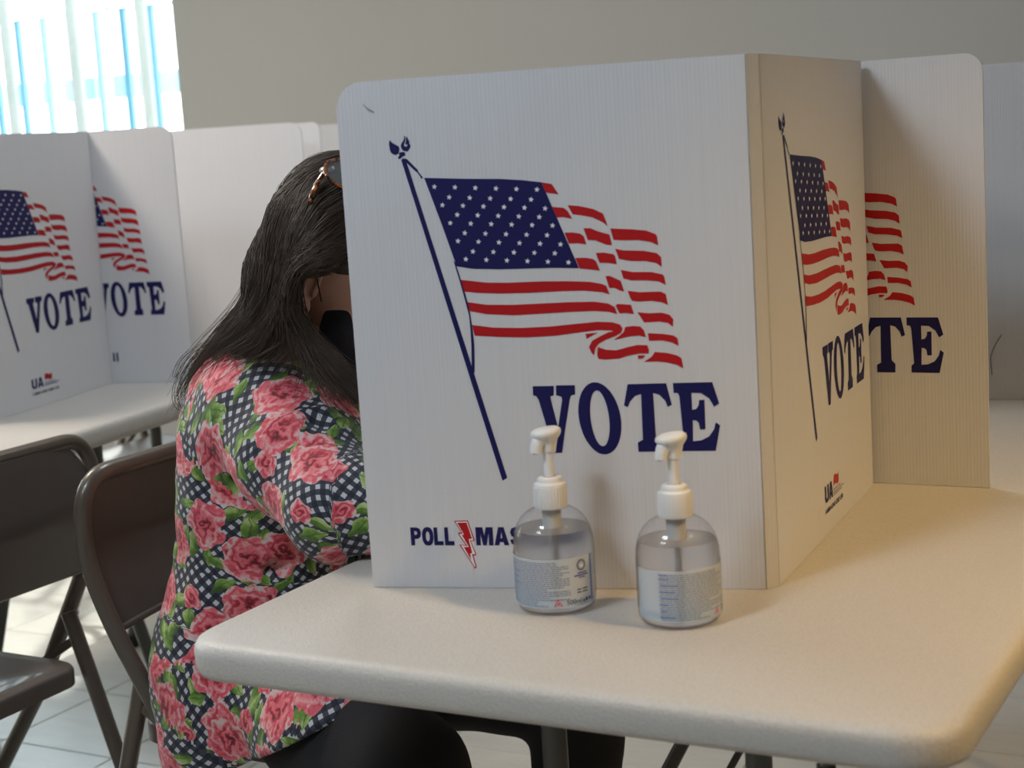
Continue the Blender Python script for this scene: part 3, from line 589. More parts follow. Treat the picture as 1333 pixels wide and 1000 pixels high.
def label_mat():
    m, b, P, out = base_mat('pale_blue_label')
    sx_ = b.n('ShaderNodeSeparateXYZ'); b.put(sx_.inputs[0], b.n('ShaderNodeTexCoord').outputs['Object'])
    uv = b.n('ShaderNodeUVMap'); su = b.n('ShaderNodeSeparateXYZ'); b.put(su.inputs[0], uv.outputs[0])
    f = b.m('ADD', b.m('MULTIPLY', b.m('SUBTRACT', .058, sx_.outputs[2]), 14), b.m('MULTIPLY', su.outputs[0], -.45), clamp=True)
    c = b.ramp(f, [(0, (.62, .66, .68)), (.5, (.47, .60, .70)), (1, (.25, .45, .68))])
    b.put(P.inputs['Base Color'], c); P.inputs['Roughness'].default_value = .35
    tp = b.n('ShaderNodeBsdfTransparent'); mx_ = b.n('ShaderNodeMixShader'); mx_.inputs[0].default_value = .62
    b.put(mx_.inputs[1], tp.outputs[0]); b.put(mx_.inputs[2], P.outputs[0]); b.put(out.inputs[0], mx_.outputs[0]); return m
M_label = label_mat()
M_lnavy = mat('label_navy_ink', (.03, .07, .30), .4); M_lgrey = mat('label_grey_ink', (.13, .16, .23), .5); M_lred = mat('label_red_ink', (.55, .05, .07), .4); M_lblk = mat('label_black_ink', (.05, .05, .06), .4)
BR = .0405
def wrap(name, polys, m, parent, rad, ang0=0, z0=0):
    """flat (s, z) polygons wrapped round the bottle; s=0 faces local -y"""
    vs, fs, uvs = [], [], []
    for lp in polys:
        L = [[Vector((u, z, 0)) for u, z in l] for l in lp]; k = len(vs)
        for l in L:
            for q_ in l:
                a = q_.x/BR; vs.append((rad*math.sin(a), -rad*math.cos(a), q_.y+z0))
        fs += [tuple(i+k for i in t_) for t_ in tessellate_polygon(L)]
    return mesh_obj(name, vs, fs, m, parent)
def seg_rect(s0, s1, z0, z1, step=.004):
    n = max(1, int(abs(s1-s0)/step)); out_ = []
    for i in range(n):
        a = s0+(s1-s0)*i/n; b_ = s0+(s1-s0)*(i+1)/n; out_.append([[(a, z0), (b_, z0), (b_, z1), (a, z1)]])
    return out_
def bottle(loc, rz, label, head_rz, hs=1.0, lvl=.081):
    o = empty('sanitizer_bottle', loc, rz); tag(o, label, 'bottle', 'hand sanitizer pump bottles')
    prof = [(.0001, .0032), (.020, .0030), (.027, .0006), (.033, .0004), (.0375, .0022), (.0397, .0070), (BR, .016), (BR, .060), (.0400, .070), (.0385, .0775), (.0357, .0848), (.0315, .0915), (.0262, .0965), (.0205, .1000), (.0165, .1018), (.0150, .1040), (.0150, .112)]
    q = MB(); q.lathe(prof, 64, cap0=False, cap1=False); bd = q.build('bottle_body', M_pet, o, angle=80)
    ir = lambda z: float(np.interp(z, [a[1] for a in prof[4:]], [a[0] for a in prof[4:]]))-.0011
    pz = [(.0001, .0045), (.020, .0043), (.028, .0022), (.033, .0020), (.0365, .0036)] + [(ir(z), z) for z in (.008, .016, .03, .045, .060, .070, lvl)] + [(.0001, lvl)]
    q = MB(); q.lathe(pz, 64, cap0=False, cap1=False); q.build('gel', M_gel, o, angle=60)
    q = MB(); q.tube([(0, 0, .008), (.001, 0, .06), (0, 0, .105)], .0028, 10); q.build('dip_tube', mat('clear_dip_tube', (.6, .6, .6), .3), o)
    q = MB(); q.lathe([(.0095, .078), (.0095, .104)], 20); q.build('pump_cylinder', M_cyl, o)
    # label, a curved sheet
    vs, fs = [], []; n = 60; s0, s1 = -.088, .0465
    for i in range(n+1):
        a = (s0+(s1-s0)*i/n)/BR
        for z in (.0085, .0575): vs.append(((BR+.0002)*math.sin(a), -(BR+.0002)*math.cos(a), z))
    fs = [(2*i, 2*i+2, 2*i+3, 2*i+1) for i in range(n)]
    lb = mesh_obj('label', vs, fs, M_label, o, True); ul = lb.data.uv_layers.new(name='uv')
    for pl in lb.data.polygons:
        for li in pl.loop_indices: ul.data[li].uv = ((lb.data.loops[li].vertex_index//2)/n, lb.data.loops[li].vertex_index % 2)
    Rr = BR+.00035
    rnd = random.Random(3)
    blue, grey = [], []
    z = .0555
    ends = [.0, 0, .012, .013, .004, .022, .006, .004, .019, .020, .012, .022, .006, -.01, .012, .016, .017, -.008, .014, -.02, -.022, -.01]
    for i, e in enumerate(ends):
        z -= .00205
        x = -.060 + (0 if i % 4 in (0, 2) else .001)
        lead = rnd.uniform(.006, .020) if i % 3 == 2 or i in (0,) else 0
        if lead: blue += seg_rect(x, x+lead, z, z+.0011); x += lead+.001
        x_end = min(e, .0125) if e > 0 else e
        while x < x_end:
            w_ = rnd.uniform(.002, .006); w_ = min(w_, x_end-x)
            grey += seg_rect(x, x+w_, z+.0001, z+.0010); x += w_+.0007
    wrap('small_print', grey, M_lgrey, lb, Rr); wrap('small_print_headings', blue, M_lnavy, lb, Rr)
    ring = [[(.0262+.0055*math.cos(t_), .0490+.0055*math.sin(t_)) for t_ in [k*2*PI/24 for k in range(24)]]]
    wrap('round_emblem', [ring], M_lnavy, lb, Rr)
    wrap('emblem_flame', [[[(.0262, .0462), (.0285, .0475), (.0288, .0500), (.0272, .0490), (.0262, .0525), (.0250, .0495), (.0236, .0502), (.0240, .0475)]]], M_star, lb, Rr+.0002)
    ln_ = []
    for z_, a_, b_ in ((.0405, .0215, .0325), (.0382, .0175, .0345), (.0360, .0228, .0300)): ln_ += seg_rect(a_, b_, z_, z_+.0014)
    wrap('emblem_caption', ln_, M_lnavy, lb, Rr)
    ln_ = []
    for z_ in (.0243, .0215): ln_ += seg_rect(.0200, .0250, z_, z_+.0013)+seg_rect(.0262, .0330, z_, z_+.0013)
    wrap('code_lines', ln_, M_lblk, lb, Rr)
    wrap('blue_bar', seg_rect(.0385, .0412, .0105, .0572, .002), M_bar, lb, Rr)
    tri = [[(-.0045, .0105), (.0045, .0105), (0, .0185)], [(-.0028, .0115), (.0028, .0115), (0, .0165)]]
    wrap('flammable_triangle', [tri, [[(-.0010, .0118), (.0010, .0118), (.0012, .0130), (.0004, .0150), (-.0010, .0132)]]], M_lred, lb, Rr)
    wrap('volume_lettering', text_polys('500ml', .0085, .0112, .0160, .0050, .01)+text_polys('e', .0262, .0112, .0024, .0034, .03), M_lblk, lb, Rr)
    sc_ = lambda cx, cz, rr: [[(cx+rr*math.cos(t_), cz+rr*math.sin(t_)) for t_ in [k*2*PI/12 for k in range(12)]]]
    wrap('recycling_marks', [sc_(.0312, .0137, .0020), sc_(.0358, .0137, .0018)], M_lblk, lb, Rr)
    # pump
    q = MB(); q.lathe([(.0158, .1010), (.0162, .1018), (.0162, .1235), (.0156, .1255), (.0135, .1262), (.0125, .1275), (.0125, .1300), (.0116, .1316), (.0065, .1322), (.006, .1300)], 40, cap1=False)
    # ribs round the collar
    cl = q.build('collar', M_pump, o, angle=35)
    q = MB()
    for k in range(36):
        a = k*2*PI/36; q.tube([(.0163*math.cos(a), .0163*math.sin(a), .1025), (.0163*math.cos(a), .0163*math.sin(a), .1225)], .0004, 4)
    q.build('grip_ribs', M_pump, cl)
    q = MB(); q.lathe([(.0050, .128), (.0050, .158), (.0062, .163), (.0064, .170)], 24); q.build('stem', M_pump, o)
    hd = empty('x', (0, 0, 0)); bpy.data.objects.remove(hd)
    q = MB()
    # head: oval thumb plate, tapering block below, spout dropping at the -x end
    def ell(cx, cy, rx, ry, z, tilt=0, n=28): return [(cx+rx*math.cos(k*2*PI/n), cy+ry*math.sin(k*2*PI/n), z+tilt*math.cos(k*2*PI/n)) for k in range(n)]
    q.loft([ell(.001, 0, .0070, .0065, .1570, -.001), ell(.0015, 0, .0078, .0072, .1640, -.0005), ell(.001, 0, .0098, .0085, .1695, .0002), ell(-.0005, 0, .0140, .0112, .1725, .0008), ell(-.001, 0, .0158, .0125, .1755, .0012), ell(-.001, 0, .0152, .0120, .1785, .0012), ell(-.001, 0, .012, .0095, .1805, .0012), ell(-.001, 0, .0065, .005, .1815, .0006)], True, True)
    def sq(cx, cz, w_, h_, n=12, tx=0): return [(cx+tx*math.sin(k*2*PI/n)*h_, w_*math.cos(k*2*PI/n), cz+h_*math.sin(k*2*PI/n)) for k in range(n)]
    sp_path = smooth_path([(.003, 0, .1690), (-.004, 0, .1700), (-.0090, 0, .1685), (-.0115, 0, .1630), (-.0125, 0, .1570)], 4)
    q.tube(sp_path, [.0075+(.0058-.0075)*i/(len(sp_path)-1) for i in range(len(sp_path))], 16)
    ph = q.build('pump_head', M_pump, o, angle=55); ph.rotation_euler = (0, 0, head_rz)
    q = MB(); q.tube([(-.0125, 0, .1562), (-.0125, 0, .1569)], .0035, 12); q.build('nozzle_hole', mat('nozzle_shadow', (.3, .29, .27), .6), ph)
    return o
M_cyl = mat('grey_pump_cylinder', (.55, .54, .52), .4)
M_bar = mat('royal_blue_ink', (.03, .08, .42), .4)
bt1 = bottle((.031, 1.567, TT), .02, 'left clear pump sanitizer bottle, blue bar and emblem at its label\'s right edge', .35)
bt2 = bottle((.147, 1.497, TT), .033/BR+.09, 'right clear pump sanitizer bottle, label turned so its left half is plain blue', -.55, lvl=.079)

# ------------------------------------------------------------------ implicit surfaces for the figure
class Field:
    def __init__(s, lo, hi, h):
        s.lo = np.array(lo, float); s.h = h; s.n = np.ceil((np.array(hi)-s.lo)/h).astype(int)+1
        s.d = np.full(s.n, 1.0, np.float32)
    def block(s, lo, hi, pad):
        i0 = np.clip(np.floor((np.minimum(lo, hi)-pad-s.lo)/s.h).astype(int), 0, s.n-1); i1 = np.clip(np.ceil((np.maximum(lo, hi)+pad-s.lo)/s.h).astype(int)+1, 1, s.n)
        sl = tuple(slice(a, b_) for a, b_ in zip(i0, i1))
        ax = [s.lo[k]+s.h*np.arange(i0[k], i1[k]) for k in range(3)]
        X, Y, Z_ = np.meshgrid(*ax, indexing='ij', sparse=True)
        return sl, X, Y, Z_
    def blend(s, sl, v, k):
        v = v.astype(np.float32)
        a = s.d[sl]
        if k <= 0: s.d[sl] = np.minimum(a, v); return
        hh = np.clip(.5+.5*(a-v)/k, 0, 1); s.d[sl] = a*(1-hh)+v*hh-k*hh*(1-hh)
    def cone(s, p0, p1, r0, r1, k=.02):
        p0 = np.array(p0, float); p1 = np.array(p1, float); R_ = max(r0, r1)
        sl, X, Y, Z_ = s.block(np.minimum(p0, p1), np.maximum(p0, p1), R_+k+.03)
        d = p1-p0; L2 = max(d@d, 1e-9)
        t = np.clip(((X-p0[0])*d[0]+(Y-p0[1])*d[1]+(Z_-p0[2])*d[2])/L2, 0, 1)
        dist = np.sqrt((X-p0[0]-t*d[0])**2+(Y-p0[1]-t*d[1])**2+(Z_-p0[2]-t*d[2])**2)-(r0+(r1-r0)*t)
        s.blend(sl, dist, k)
    def chain(s, pts, rs, k=.02):
        for i in range(len(pts)-1): s.cone(pts[i], pts[i+1], rs[i], rs[i+1], k)
    def ell(s, c, semi, B=None, k=.02):
        """ellipsoid with axes given by the rows of B"""
        c = np.array(c, float); semi = np.array(semi, float); R_ = semi.max()
        sl, X, Y, Z_ = s.block(c, c, R_+k+.03)
        B = np.eye(3) if B is None else np.array(B)
        q = [(X-c[0])*B[i][0]+(Y-c[1])*B[i][1]+(Z_-c[2])*B[i][2] for i in range(3)]
        k0 = np.sqrt(sum((q[i]/semi[i])**2 for i in range(3))); k1 = np.sqrt(sum((q[i]/semi[i]**2)**2 for i in range(3)))+1e-9
        s.blend(sl, k0*(k0-1)/k1, k)
    def coords(s):
        ax = [s.lo[k]+s.h*np.arange(s.n[k]) for k in range(3)]
        return np.meshgrid(*ax, indexing='ij', sparse=True)
def surface(F):
    d = F.d.copy()
    d[0] = d[-1] = 1; d[:, 0] = d[:, -1] = 1; d[:, :, 0] = d[:, :, -1] = 1
    neg = d < 0; n = np.array(d.shape)
    cnt = np.zeros(n-1, np.int8)
    for i in (0, 1):
        for j in (0, 1):
            for k in (0, 1): cnt += neg[i:n[0]-1+i, j:n[1]-1+j, k:n[2]-1+k]
    cells = np.argwhere((cnt > 0) & (cnt < 8)); idx = np.full(n-1, -1, np.int32); idx[tuple(cells.T)] = np.arange(len(cells))
    acc = np.zeros((len(cells), 3)); w = np.zeros(len(cells))
    for ax in range(3):
        oth = [a for a in range(3) if a != ax]
        for u in (0, 1):
            for v in (0, 1):
                o0 = np.zeros(3, int); o0[oth[0]] = u; o0[oth[1]] = v; o1 = o0.copy(); o1[ax] = 1
                c0 = cells+o0; c1 = cells+o1; a = d[tuple(c0.T)]; b_ = d[tuple(c1.T)]; m = (a < 0) != (b_ < 0)
                t = a[m]/(a[m]-b_[m]); P_ = c0[m].astype(float); P_[:, ax] += t; acc[m] += P_; w[m] += 1
    V = F.lo + F.h*acc/w[:, None]
    faces = []
    for ax in range(3):
        u, v = (ax+1) % 3, (ax+2) % 3
        sl0 = [slice(1, -1)]*3; sl1 = [slice(1, -1)]*3
        sl0[ax] = slice(0, -1); sl1[ax] = slice(1, None)
        A = neg[tuple(sl0)]; B_ = neg[tuple(sl1)]
        E = np.argwhere(A != B_); off = np.array([1, 1, 1]); off[ax] = 0; E = E+off
        flip = d[tuple(E.T)] < 0
        eu = np.zeros(3, int); eu[u] = 1; ev = np.zeros(3, int); ev[v] = 1
        q = np.stack([idx[tuple((E-eu-ev).T)], idx[tuple((E-ev).T)], idx[tuple(E.T)], idx[tuple((E-eu).T)]], 1)
        q[~flip] = q[~flip][:, ::-1]; faces.append(q)
    return V, np.concatenate(faces)
def relax(V, Fc, it=3, f=.5):
    n = len(V)
    e = np.concatenate([Fc[:, [0, 1]], Fc[:, [1, 2]], Fc[:, [2, 3]], Fc[:, [3, 0]]]); e = np.concatenate([e, e[:, ::-1]])
    deg = np.bincount(e[:, 0], minlength=n)[:, None]
    for _ in range(it):
        s_ = np.stack([np.bincount(e[:, 0], weights=V[e[:, 1], k], minlength=n) for k in range(3)], 1)/np.maximum(deg, 1); V = V+(s_-V)*f
    return V
def np_mesh(name, V, Fc, m, parent=None):
    me = bpy.data.meshes.new(name); me.vertices.add(len(V)); me.vertices.foreach_set('co', V.astype(np.float32).ravel())
    me.loops.add(Fc.size); me.loops.foreach_set('vertex_index', Fc.astype(np.int32).ravel()); me.polygons.add(len(Fc))
    me.polygons.foreach_set('loop_start', np.arange(0, Fc.size, Fc.shape[1], dtype=np.int32)); me.update(calc_edges=True); me.validate()
    me.polygons.foreach_set('use_smooth', [True]*len(me.polygons)); me.materials.append(m)
    o = bpy.data.objects.new(name, me); COL.objects.link(o)
    if parent: o.parent = parent; o.location = -parent.location
    return o
def wob(X, Y, Z_, seed, freq, n=10):
    rg = np.random.RandomState(seed); out_ = 0
    for _ in range(n):
        k = rg.randn(3); k = k/np.linalg.norm(k)*freq*rg.uniform(.6, 1.5); out_ = out_+np.sin(k[0]*X+k[1]*Y+k[2]*Z_+rg.uniform(0, 6.28))
    return out_/n

woman = empty('person', (-.34, 2.22, 0)); tag(woman, 'seated person with long dark hair and rose print blouse leaning into front booth', 'person')
# head frame
yaw = math.radians(-24); pit = math.radians(27)
Fh = np.array([math.cos(yaw)*math.cos(pit), math.sin(yaw)*math.cos(pit), -math.sin(pit)])
Sh = np.array([math.sin(yaw), -math.cos(yaw), 0.])      # her right, towards the camera
Uh = np.cross(Fh, Sh)*-1
if Uh[2] < 0: Uh = -Uh
Hc = np.array([-.184, 1.99, 1.070]); HB = [Fh, Sh, Uh]
def hp(f_, s_, u_): return Hc+Fh*f_+Sh*s_+Uh*u_
neckb = (-.285, 2.13, .915); shN = (-.300, 2.005, .880); shF = (-.285, 2.325, .885)
elN = (-.205, 1.835, .792); wrN = (-.02, 1.80, .775); elF = (-.120, 2.27, .800); wrF = (.06, 2.07, .775)
pel = (-.345, 2.18, .52); hipN = (-.345, 2.115, .515); hipF = (-.315, 2.285, .515)
knN = (-0.1537, 1.8095, 0.4686); knF = (.062, 2.150, .440)
anN = (-.150, 1.87, .085); anF = (.045, 2.165, .085)
body = Field((-.62, 1.62, -.01), (.38, 2.50, 1.24), .0045)
# torso
body.chain([pel, (-.345, 2.17, .64), (-.315, 2.15, .77), (-.295, 2.14, .86)], [.115, .100, .100, .085], .04)
for sgn in (-1, 1):
    o_ = np.array([.45, .88, 0])*.065*sgn
    body.chain([np.array((-.345, 2.18, .52))+o_, np.array((-.335, 2.17, .65))+o_, np.array((-.305, 2.15, .80))+o_], [.105, .085, .085], .04)
body.chain([shN, neckb, shF], [.052, .055, .052], .04)
body.chain([neckb, hp(-.035, 0, -.06)], [.052, .050], .02)
# arms
for sh, el, wr in ((shN, elN, wrN), (shF, elF, wrF)):
    body.chain([sh, el], [.050, .038], .02); body.chain([el, wr], [.038, .025], .015)
    w_ = np.array(wr); dv = (w_-np.array(el)); dv /= np.linalg.norm(dv)
    if sh is shN: dv = np.array([.93, .30, -.08])
    else: dv = np.array([.80, -.58, -.08])
    dv /= np.linalg.norm(dv); sv = np.cross(dv, [0, 0, 1.]); sv /= np.linalg.norm(sv); uv_ = np.cross(sv, dv)
    tsgn = -1 if sh is shN else 1
    pc_ = w_+dv*.045
    body.ell(pc_, (.045, .036, .014), [dv, sv, uv_], .012)
    for fi, (off_, ln_f) in enumerate(((-.028, .060), (-.0095, .075), (.0095, .070), (.027, .055))):
        b0 = pc_+dv*.034+sv*off_*-tsgn; b1_ = b0+dv*ln_f*.45+uv_*.006; b2_ = b1_+dv*ln_f*.32-uv_*.012; b3_ = b2_+dv*ln_f*.16-uv_*.016
        body.chain([b0, b1_, b2_, b3_], [.0088, .0082, .0076, .0066], .003)
    b0 = pc_-dv*.022+sv*.024*tsgn; b1_ = b0+dv*.028+sv*.022*tsgn; b2_ = b1_+dv*.030+sv*.004*tsgn-uv_*.006
    body.chain([b0, b1_, b2_], [.012, .0095, .008], .004)
# legs
for hp_, kn, an in ((hipN, knN, anN), (hipF, knF, anF)):
    body.chain([hp_, kn], [.088, .056], .03); body.chain([kn, an], [.055, .036], .02)
    f_ = np.array([.87, -.48, 0.]); a_ = np.array(an)
    body.chain([a_-f_*.02-np.array([0, 0, .04]), a_+f_*.15-np.array([0, 0, .055])], [.034, .026], .02)
# head
body.ell(Hc, (.095, .074, .098), HB, .01)
body.ell(hp(.030, 0, -.060), (.062, .056, .072), HB, .02)
body.ell(hp(.052, 0, -.108), (.030, .028, .022), HB, .02)
body.chain([hp(.088, 0, -.022), hp(.113, 0, -.058)], [.006, .011], .008)
body.chain([hp(.100, -.010, -.062), hp(.100, .010, -.062)], [.009, .009], .006)
body.chain([hp(.088, -.018, -.088), hp(.093, 0, -.084), hp(.088, .018, -.088)], [.006, .008, .006], .005)
for sg in (-1, 1):
    body.ell(hp(.080, sg*.032, -.010), (.014, .022, .007), HB, .008)
    body.ell(hp(.070, sg*.040, -.050), (.022, .020, .022), HB, .015)
V, Fc = surface(body); V = relax(V, Fc, 2)
# ears, finer, joined to the same mesh
for sg in (-1, 1):
    e0 = hp(-.004, sg*.074, -.038)
    ef = Field(e0-.05, e0+.05, .0016)
    Ax = -Fh*.35*.0+Sh*sg*.0
    oa = Fh*-.90+Sh*sg*.43; oa /= np.linalg.norm(oa)        # back-out direction of the flap
    def ep(a, b_, c=0.): return e0+oa*a+Uh*b_+Sh*sg*c
    rim = [ep(-.006, .004), ep(-.006, .020), ep(.002, .030), ep(.014, .032), ep(.022, .024), ep(.023, .010), ep(.017, -.006), ep(.010, -.020), ep(.002, -.028)]
    ef.chain(rim, [.003, .0036, .0040, .0042, .0042, .0040, .0042, .0050, .0062], .003)
    ef.chain([ep(.006, .020, .001), ep(.014, .014, .001), ep(.013, .002, .001), ep(.006, -.010, .001)], [.0028, .003, .003, .003], .003)
    ef.ell(ep(.007, .004, -.004), (.016, .024, .0035), [oa, Uh, np.cross(oa, Uh)], .004)
    ef.ell(ep(.001, -.024, 0), (.0085, .0105, .0055), [oa, Uh, np.cross(oa, Uh)], .004)
    ef.ell(ep(-.006, -.002, .001), (.004, .007, .004), [oa, Uh, np.cross(oa, Uh)], .003)
    v2, f2 = surface(ef); v2 = relax(v2, f2, 2); Fc = np.concatenate([Fc, f2+len(V)]); V = np.concatenate([V, v2])
np_mesh('body', V, Fc, M_skin, woman)
for sg in (-1, 1):
    q = MB(); n = 16
    c = Vector(hp(.0815, sg*.032, -.028)); rings = []
    for i in range(1, 9):
        a = PI*i/9; rings.append([c+Vector(Fh)*math.cos(a)*.0115+Vector(Sh)*math.sin(a)*math.cos(k*2*PI/n)*.0115+Vector(Uh)*math.sin(a)*math.sin(k*2*PI/n)*.0115 for k in range(n)])
    q.loft(rings, True, True); e = q.build('eye', M_eye, woman); e.location = -woman.location
    q = MB(); q.lathe([(.0001, .0008), (.0055, .0)], 16, cap0=False, cap1=True); ir_ = q.build('iris', M_iris, e)
    mm = Matrix((Vector(Sh), Vector(Uh), Vector(Fh))).transposed().to_4x4(); mm.translation = c+Vector(Fh)*.0109; ir_.matrix_local = mm

# trousers
pf_ = Field((-.62, 1.70, .0), (.38, 2.50, .72), .0055)
pf_.chain([pel, (-.345, 2.17, .60)], [.120, .105], .04)
for hp_, kn, an in ((hipN, knN, anN), (hipF, knF, anF)):
    mid = (np.array(hp_)+np.array(kn))/2
    pf_.chain([hp_, mid, kn], [.108, .094, .076], .03); pf_.chain([kn, (np.array(kn)+np.array(an))/2, np.array(an)+(0, 0, .02)], [.072, .060, .058], .02)
    f_ = np.array([.87, -.48, 0.])
X, Y, Z_ = pf_.coords(); pf_.d += (.004*wob(X, Y, Z_, 5, 60)).astype(np.float32); pf_.d = np.maximum(pf_.d, (.06-Z_).astype(np.float32))
V, Fc = surface(pf_); V = relax(V, Fc, 2); np_mesh('trousers', V, Fc, M_pants, woman)
for an in (anN, anF):
    sf = Field(np.array(an)+(-.15, -.2, -.09), np.array(an)+(.25, .15, .06), .004); a_ = np.array(an); f_ = np.array([.87, -.48, 0.])
    sf.chain([a_-f_*.03-(0, 0, .042), a_+f_*.06-(0, 0, .048), a_+f_*.155-(0, 0, .058)], [.042, .042, .030], .02); sf.chain([a_-(0, 0, .02), a_-(0, 0, .05)], [.042, .042], .01)
    X, Y, Z_ = sf.coords(); sf.d = np.maximum(sf.d, (.004-Z_+0*X+0*Y).astype(np.float32)); sf.d = np.maximum(sf.d, (Z_-.10+0*X+0*Y).astype(np.float32))
    V, Fc = surface(sf); V = relax(V, Fc, 1); np_mesh('shoe', V, Fc, M_shoe, woman)

# blouse: torso + two sleeves, cut at the hem
bf = Field((-.66, 1.66, .30), (.28, 2.52, 1.02), .0050)
lat = np.array([.46, .885, 0])
cen = [(-.338, 2.165, .43), (-.336, 2.17, .52), (-.322, 2.162, .60), (-.313, 2.155, .68), (-.297, 2.142, .77), (-.300, 2.140, .85), (-.298, 2.138, .885)]
rad = [.140, .134, .116, .108, .106, .092, .078]
bf.chain(cen, rad, .04)
for sgn in (-1, 1):
    bf.chain([np.array(c_)+lat*sgn*w_ for c_, w_ in zip(cen, (.080, .080, .07, .065, .075, .08, .07))], [r_*.93 for r_ in rad], .05)
bf.chain([np.array(shN)+(-.0, 0, .0), neckb, shF], [.078, .078, .075], .04)
bf.chain([np.array(pel)+(0, 0, .03), (-.20, 2.13, .50), (-.10, 2.08, .46)], [.13, .10, .07], .05)     # over the lap
bf.chain([(-.16, 2.07, .52), (-0.1578, 1.9556, 0.4974), (-0.1294, 1.9428, 0.4800)], [.06, .045, .030], .03)          # front hanging between the legs
bf.chain([np.array(hipN), np.array(hipN)+(np.array(knN)-np.array(hipN))*.62], [.122, .108], .03)
# sleeves
sN = [np.array(shN), np.array((-.262, 1.935, .838)), np.array(elN), np.array((-.12, 1.815, .797)), np.array((-.07, 1.805, .79))]
bf.chain(sN, [.083, .078, .060, .052, .050], .03)
sF = [np.array(shF), np.array((-.21, 2.30, .84)), np.array(elF), np.array((-.03, 2.17, .795))]
bf.chain(sF, [.080, .072, .058, .048], .03)
X, Y, Z_ = bf.coords()
bf.d += (.0070*wob(X, Y, Z_, 11, 42)+.0036*wob(X, Y, Z_, 12, 95)).astype(np.float32)
# creases: radiating from the armpit and across the waist
def crease(p0, p1, w_, dep):
    p0 = np.array(p0); p1 = np.array(p1); d_ = p1-p0; L2 = d_@d_
    t = np.clip(((X-p0[0])*d_[0]+(Y-p0[1])*d_[1]+(Z_-p0[2])*d_[2])/L2, 0, 1)
    r2 = (X-p0[0]-t*d_[0])**2+(Y-p0[1]-t*d_[1])**2+(Z_-p0[2]-t*d_[2])**2
    bf.d += (1.4*dep*np.exp(-r2/(w_*w_))).astype(np.float32)
crease((-0.3585, 1.9954, 0.8235), (-0.2546, 1.8838, 0.7552), .012, .020)
crease((-0.4156, 2.0646, 0.8132), (-0.3609, 1.9896, 0.7855), .010, .012)
crease((-0.3004, 1.9220, 0.8724), (-0.2247, 1.8734, 0.8856), .010, .008)
crease((-0.4517, 2.0775, 0.6993), (-0.2698, 1.9636, 0.6823), .011, .014)
crease((-0.4752, 2.0926, 0.6655), (-0.3390, 2.0001, 0.7220), .010, .011)
crease((-0.4058, 1.9800, 0.5912), (-0.3315, 1.9674, 0.6405), .010, .010)
crease((-0.4712, 2.0478, 0.5053), (-0.3460, 1.9558, 0.5651), .011, .011)
crease((-0.4580, 2.0282, 0.4431), (-0.2982, 1.9414, 0.5369), .011, .010)
# the table pushes the cloth: keep the blouse off the tabletop
n1 = np.array([D1.x, D1.y]); rel = (X-C0.x)*D1.x+(Y-C0.y)*D1.y
tabd = np.maximum(-(rel+.004), np.maximum(Z_-.742, .684-Z_))
bf.d = np.maximum(bf.d, -tabd.astype(np.float32))
